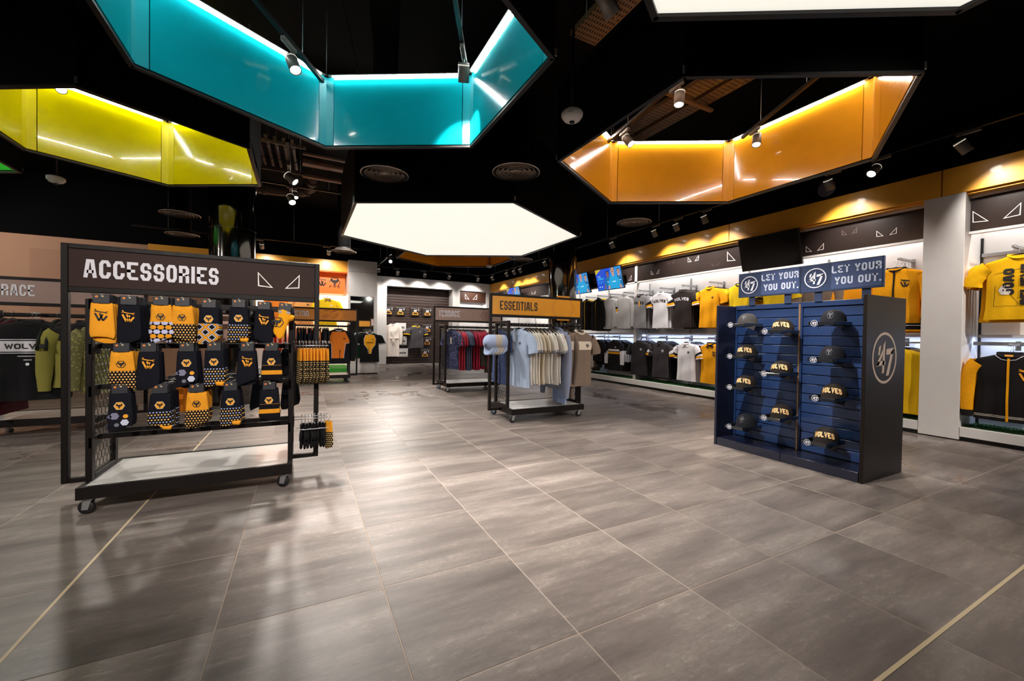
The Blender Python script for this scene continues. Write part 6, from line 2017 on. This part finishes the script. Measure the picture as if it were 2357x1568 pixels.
def sock_body(seed, L=.212, w0=.05, w1=.06, th=.012):
    r = random.Random(seed)
    ph = [r.uniform(0, 6.28) for _ in range(3)]
    mb = MB()
    rows = []
    n = 20
    for i in range(13):
        t = i / 12
        w = w0 + (w1 - w0) * t ** .7
        if i >= 11:
            w *= (.96, .86)[i - 11]
        row = []
        for j in range(n):
            a = 2 * PI * j / n
            x = w * se(math.cos(a), 3)
            y = th * se(math.sin(a), 2.2) * (1.0 if i not in (0, 12) else .6)
            y += .0035 * math.sin(x * 60 + ph[0] + t * 3) * t
            zz = -.043 - t * L * (1 + .10 * math.sin(x * 22 + ph[1])) - .004 * math.cos(x * 40) * (1 - t)
            if t < .15:
                zz -= .004 * math.sin(x * 70 + ph[2])
            row.append(Vector((x + .006 * t * math.sin(ph[2]), y, zz)))
        rows.append(row)
    mb.grid([q[::-1] for q in rows], True)
    for rr_, rev in ((rows[0], False), (rows[-1], True)):
        o = len(mb.v)
        mb.v += [tuple(p) for p in rr_]
        f_ = [o + k for k in range(n)]
        mb.f.append(f_[::-1] if rev else f_); mb.mi.append(0); mb.sm.append(False)
    return mb
def flatprint(polys, s, x, z, y=-.0145):
    mb = MB()
    Mx = Matrix(((s, 0, 0, x), (0, 0, -1, y), (0, s, 0, z), (0, 0, 0, 1)))
    for p in polys:
        mb.prism(p, Mx, .0012)
    return mb
CARDM = MB().bbox(-.037, .037, -.0105, -.008, -.043, .010, .002).bbox(-.037, .037, .008, .0105, -.043, .010, .002).box(-.037, .037, -.0105, .0105, .007, .010).mesh('header_card', CARD)
RINGM = flatprint(xf(ring2d(.3, 1, 12), .0065, -.020, -.004) , 1, 0, 0, -.0106).mesh('card_ring', RINGO)
RING2 = flatprint(xf(ring2d(.35, 1, 12), .0045, .006, -.001), 1, 0, 0, -.0106).mesh('card_ring', mat('card_ring_pale', '#d8c79a', .5))
def sock(kind, label, group, seed, simple=False, L=.212, w1=.059):
    if kind == 'ank':
        mb = MB()
        rows = []
        P_ = [(0, -.05, .040), (.002, -.085, .038), (-.004, -.12, .034), (-.012, -.16, .035), (-.016, -.19, .036), (-.016, -.215, .03), (-.016, -.228, .012)]
        for cx_, cz_, w in P_:
            rows.append([Vector((cx_ + w * math.cos(2 * PI * j / 16), .014 * math.sin(2 * PI * j / 16), cz_ - .010 * math.cos(2 * PI * j / 16))) for j in range(16)])
        rows.insert(0, [Vector((p.x * .95, p.y * .8, p.z + .012)) for p in rows[0]])
        mb.grid(rows, True)
        mb.tube([(.03, 0, -.10), (.048, 0, -.085), (.05, 0, -.065)], [.012, .016, .014], 8)
    else:
        mb = sock_body(seed, L, .048, w1)
    o = tag(mb.build('sock_pair' if kind != 'ank' else 'ankle_sock', SOCKC[kind]), label, 'socks', group)
    place('header_card', CARDM, o)
    if not simple:
        place('card_ring', RINGM, o); place('card_ring', RING2, o)
        if kind in ('aW', 'nW'):
            flatprint(WLEAP, .058, .0, -.118).build('wolf_mark', PRINTB if kind == 'aW' else PRINTA, o)
        elif kind == 'ank':
            flatprint(HEXRING, .075, -.03, -.125, -.0165).build('crest_ring', PRINTB, o)
            flatprint(HEAD, .085, -.035, -.125, -.0165).build('crest_head', PRINTB, o)
            MB().bbox(-.036, .036, -.013, .013, -.062, -.045, .003).build('inner_cuff', mat('cuff_grey', '#9a9cab', .8), o)
        else:
            amber = kind[0] == 'a' and kind != 'arg'
            if not amber:
                flatprint([hexpts(.5)], .046, .0, -.115, -.0138).build('crest_fill', PRINTA, o)
            flatprint(HEXRING, .046 if amber else .052, .0, -.115).build('crest_ring', PRINTB if amber else mat('crest_line', '#c9b68a', .6), o)
            flatprint(HEAD, .050, .0, -.115, -.0152).build('crest_head', PRINTB, o)
        if kind == 'nHex':
            for x_, z_, s_, c_ in ((-.022, -.175, .022, '#7d7a92'), (.028, -.178, .013, '#efa32c'), (.024, -.215, .02, '#c9cbe0'), (-.012, -.228, .012, '#70707c'), (-.044, -.178, .011, '#5a5c78')):
                flatprint([hexpts(1)], s_, x_, z_, -.0138).build('hexagon_print', mat('sock_hex_' + c_[1:], c_, .8), o)
        if kind == 'nHe':
            t_ = MB()
            t_.tube([(.0, .002, -.235), (.02, .002, -.255), (.045, .002, -.258), (.052, .002, -.245)], [.012, .016, .016, .008], 10)
            t_.build('toe', SOCKC['aW'], o)
    return o
ROW = ('top', 'middle', 'bottom')
SOCKS = [(0, 'aW', -1.042, 1.295, 6), (0, 'nW', -.922, 1.292, 6), (0, 'aHex', -.772, 1.297, 5), (0, 'aHe', -.668, 1.296, 6), (0, 'arg', -.533, 1.292, 5), (0, 'nHe', -.374, 1.301, 5), (0, 'nW', -.232, 1.293, 4), (0, 'ank', -.105, 1.288, 3),
         (1, 'aHe', -.954, 1.011, 4), (1, 'nW', -.83, 1.011, 4), (1, 'nHex', -.645, 1.012, 4), (1, 'nHe', -.505, 1.016, 5), (1, 'nW', -.325, 1.013, 4), (1, 'str', -.187, 1.014, 4),
         (2, 'nHex', -.961, .764, 3), (2, 'nHe', -.774, .756, 6), (2, 'aHe', -.594, .752, 6), (2, 'nHe', -.416, .755, 5), (2, 'str', -.199, .751, 4)]
KN = dict(aW='amber socks with black wolf mark', nW='navy socks with amber wolf mark', aHex='amber socks with grey hexagon bands', aHe='amber-topped socks with heart pattern', arg='navy socks with argyle diamonds', nHe='navy socks with blue and amber hearts', ank='short amber ankle sock', nHex='navy socks with scattered hexagons', str='navy and amber striped socks')
KS = dict(aW='amber wolf-mark socks', nW='navy wolf-mark socks', aHex='amber hexagon socks', aHe='amber heart socks', arg='argyle socks', nHe='navy heart socks', ank='amber ankle sock', nHex='navy hexagon socks', str='striped socks')
ORD = ['first', 'second', 'third', 'fourth', 'fifth', 'sixth', 'seventh', 'eighth']
cnt = [0, 0, 0]
for r_, k, x, z, n in SOCKS:
    cnt[r_] += 1
    where = 'on the %s peg of the %s row' % (ORD[cnt[r_] - 1], ROW[r_])
    gname = '%s row, %s peg of socks' % (ROW[r_], ORD[cnt[r_] - 1])
    tilt = .12 if k == 'ank' else 0
    f = sock(k, KN[k] + ' ' + where + ', foremost', gname, 200 + len(gname) + int(abs(x) * 50), w1=.066 if k in ('str', 'aHe') else .059)
    f.location = (x, 3.215, z)
    f.rotation_euler = (0, tilt, 0)
    b_ = sock(k, KN[k] + ' ' + where + ', behind the foremost', gname, 300 + int(abs(x) * 90), simple=True)
    for j in range(n - 1):
        q = b_ if j == 0 else dup(b_, (0, 0, 0))
        q['label'] = '%s, %s row, %s peg, %s behind the foremost' % (KS[k], ROW[r_], ORD[cnt[r_] - 1], ORD[j])
        q.location = (x + random.uniform(-.004, .004), 3.245 + j * .034, z - random.uniform(0, .004))
        q.rotation_euler = (0, tilt + random.uniform(-.03, .03), random.uniform(-.08, .08))
    pg = MB().tube([(x + .615, -.09, z - .016), (x + .615, -.375, z - .0), (x + .615, -.38, z + .012)], .0025, 6)
    pg.tube([(x + .615, -.09, z + .004), (x + .615, -.36, z + .012)], .0018, 6)
    pg.build('peg', STEEL, acc)
    MB().bbox(x + .585, x + .645, -.40, -.398, z + .011, z + .028, .0005) if False else None
# back of the rack
back = [('pink', -.75, 1.0, 'beige socks'), ('arg', -.40, 1.0, 'argyle socks'), ('blk', -.10, 1.0, 'black socks'), ('org', -.85, .75, 'orange socks'), ('nHex', -.30, .75, 'hexagon socks'), ('blk', -.09, .75, 'plain black socks'), ('arg', -.50, .75, 'lower argyle socks'), ('pink', -.55, 1.28, 'upper beige socks'), ('blk', -.32, 1.28, 'upper black socks')]
for k, x, z, l_ in back:
    f = sock(k, l_ + ' hanging on the far side of the sock rack, seen from behind', 'socks on the far side of the rack', 400 + int(abs(x) * 70), simple=True, L=.23, w1=.075)
    f.location = (x, 3.88, z)
    MB().bbox(-.014, .014, -.0125, -.0115, -.038, -.012, .0003).build('card_label', PRINTW, f)
    for j in range(2):
        q = dup(f, (x + .003 * j, 3.92 + j * .035, z))
        q['label'] = l_ + ' on the far side of the sock rack, %s from the back' % ('second', 'first')[j]
    MB().tube([(x + .615, .09, z - .01), (x + .615, .42, z)], .0025, 6).build('peg', STEEL, acc)

# clip arms on the near end: patterned tights and black gloves
def endarm(z, label):
    o = thing('clip_rail', label, 'display rail', (-.05, 3.46, z), group='clip arms on the end of the sock rack')
    MB().tube([(0, -.05, 0), (.225, -.05, 0)], .003, 6).tube([(0, .05, 0), (.225, .05, 0)], .003, 6).tube([(.225, -.05, 0), (.225, .05, 0)], .003, 6).build('wire_frame', STEEL, o)
    MB().bbox(-.02, .0, -.07, .07, -.05, .03, .003).build('bracket', FR_BRN, o)
endarm(1.0, 'upper wire clip arm holding patterned amber tights')
endarm(.452, 'lower wire clip arm holding black gloves')
TIGHT = sock_mat('tights_amber_dots', '#f0a02a', 'hearts', -.13, ca='#f6d08a', cb='#f6d08a')
mb = MB()
for s_ in (-1, 1):
    pass
tb = sock_body(77, L=.245, w0=.062, w1=.085, th=.009)
for k in range(9):
    if k == 0:
        t0 = tag(tb.build('patterned_tights', TIGHT), 'amber tights with dotted lower half clipped on the upper arm of the sock rack', 'tights', 'amber tights on the clip arm')
        h_ = MB(); hook_tube(h_, 0, .008); h_.bbox(-.05, .05, -.003, .003, -.052, -.04, .001)
        h_.build('clip_hanger', STEEL, t0)
        o = t0
    else:
        o = dup(t0, (0, 0, 0))
    o['label'] = (ORD + ['ninth'])[k] + ' amber tights with dotted lower half on the upper clip rail, counted from the post'
    o.location = (-.02 + k * .0225, 3.46 + random.uniform(-.01, .01), 1.018)
    o.rotation_euler = (0, 0, -Q + .25 + random.uniform(-.1, .1))
g_ = MB()
rows = []
for t in range(7):
    w = (.036, .036, .034, .038, .043, .044, .042)[t]
    z_ = (-.055, -.075, -.09, -.11, -.135, -.16, -.172)[t]
    rows.append([Vector((w * math.cos(2 * PI * j / 14), .011 * math.sin(2 * PI * j / 14), z_)) for j in range(14)])
g_.grid(rows, True)
for i, (x, l) in enumerate(((-.031, .05), (-.0105, .068), (.0105, .072), (.031, .06))):
    g_.tube([(x, 0, -.158), (x * 1.08, 0, -.175 - l * .5), (x * 1.1, -.003, -.172 - l)], [.0105, .0098, .007], 8)
g_.tube([(.034, 0, -.115), (.052, 0, -.14), (.058, -.003, -.172)], [.011, .0105, .007], 8)
for k in range(8):
    if k == 0:
        t0 = tag(g_.build('knitted_glove', fab('#141214')), 'black knitted glove clipped on the lower arm of the sock rack', 'glove', 'black gloves on the clip arm')
        h_ = MB(); hook_tube(h_, 0, .008); h_.bbox(-.03, .03, -.003, .003, -.06, -.05, .001)
        h_.build('clip_hanger', STEEL, t0)
        MB().lathe([(.0365, -.094), (.0365, -.090)], n=14).build('cuff_stitch', PRINTW, t0)
        o = t0
    else:
        o = dup(t0, (0, 0, 0))
    o['label'] = ORD[k] + ' black knitted glove on the lower clip rail, counted from the post'
    o.location = (.0 + k * .022, 3.46 + random.uniform(-.012, .012), .462)
    o.rotation_euler = (0, 0, -Q + random.uniform(-.15, .15))
t1 = tag(sock_body(79, L=.20, w0=.03, w1=.04, th=.010).build('patterned_glove', TIGHT), 'dotted black and amber glove, last on the lower clip arm', 'glove')
h_ = MB(); hook_tube(h_, 0, .008); h_.bbox(-.03, .03, -.003, .003, -.052, -.042, .001)
h_.build('clip_hanger', STEEL, t1)
t1.location = (.185, 3.46, .462); t1.rotation_euler = (0, 0, -.7)
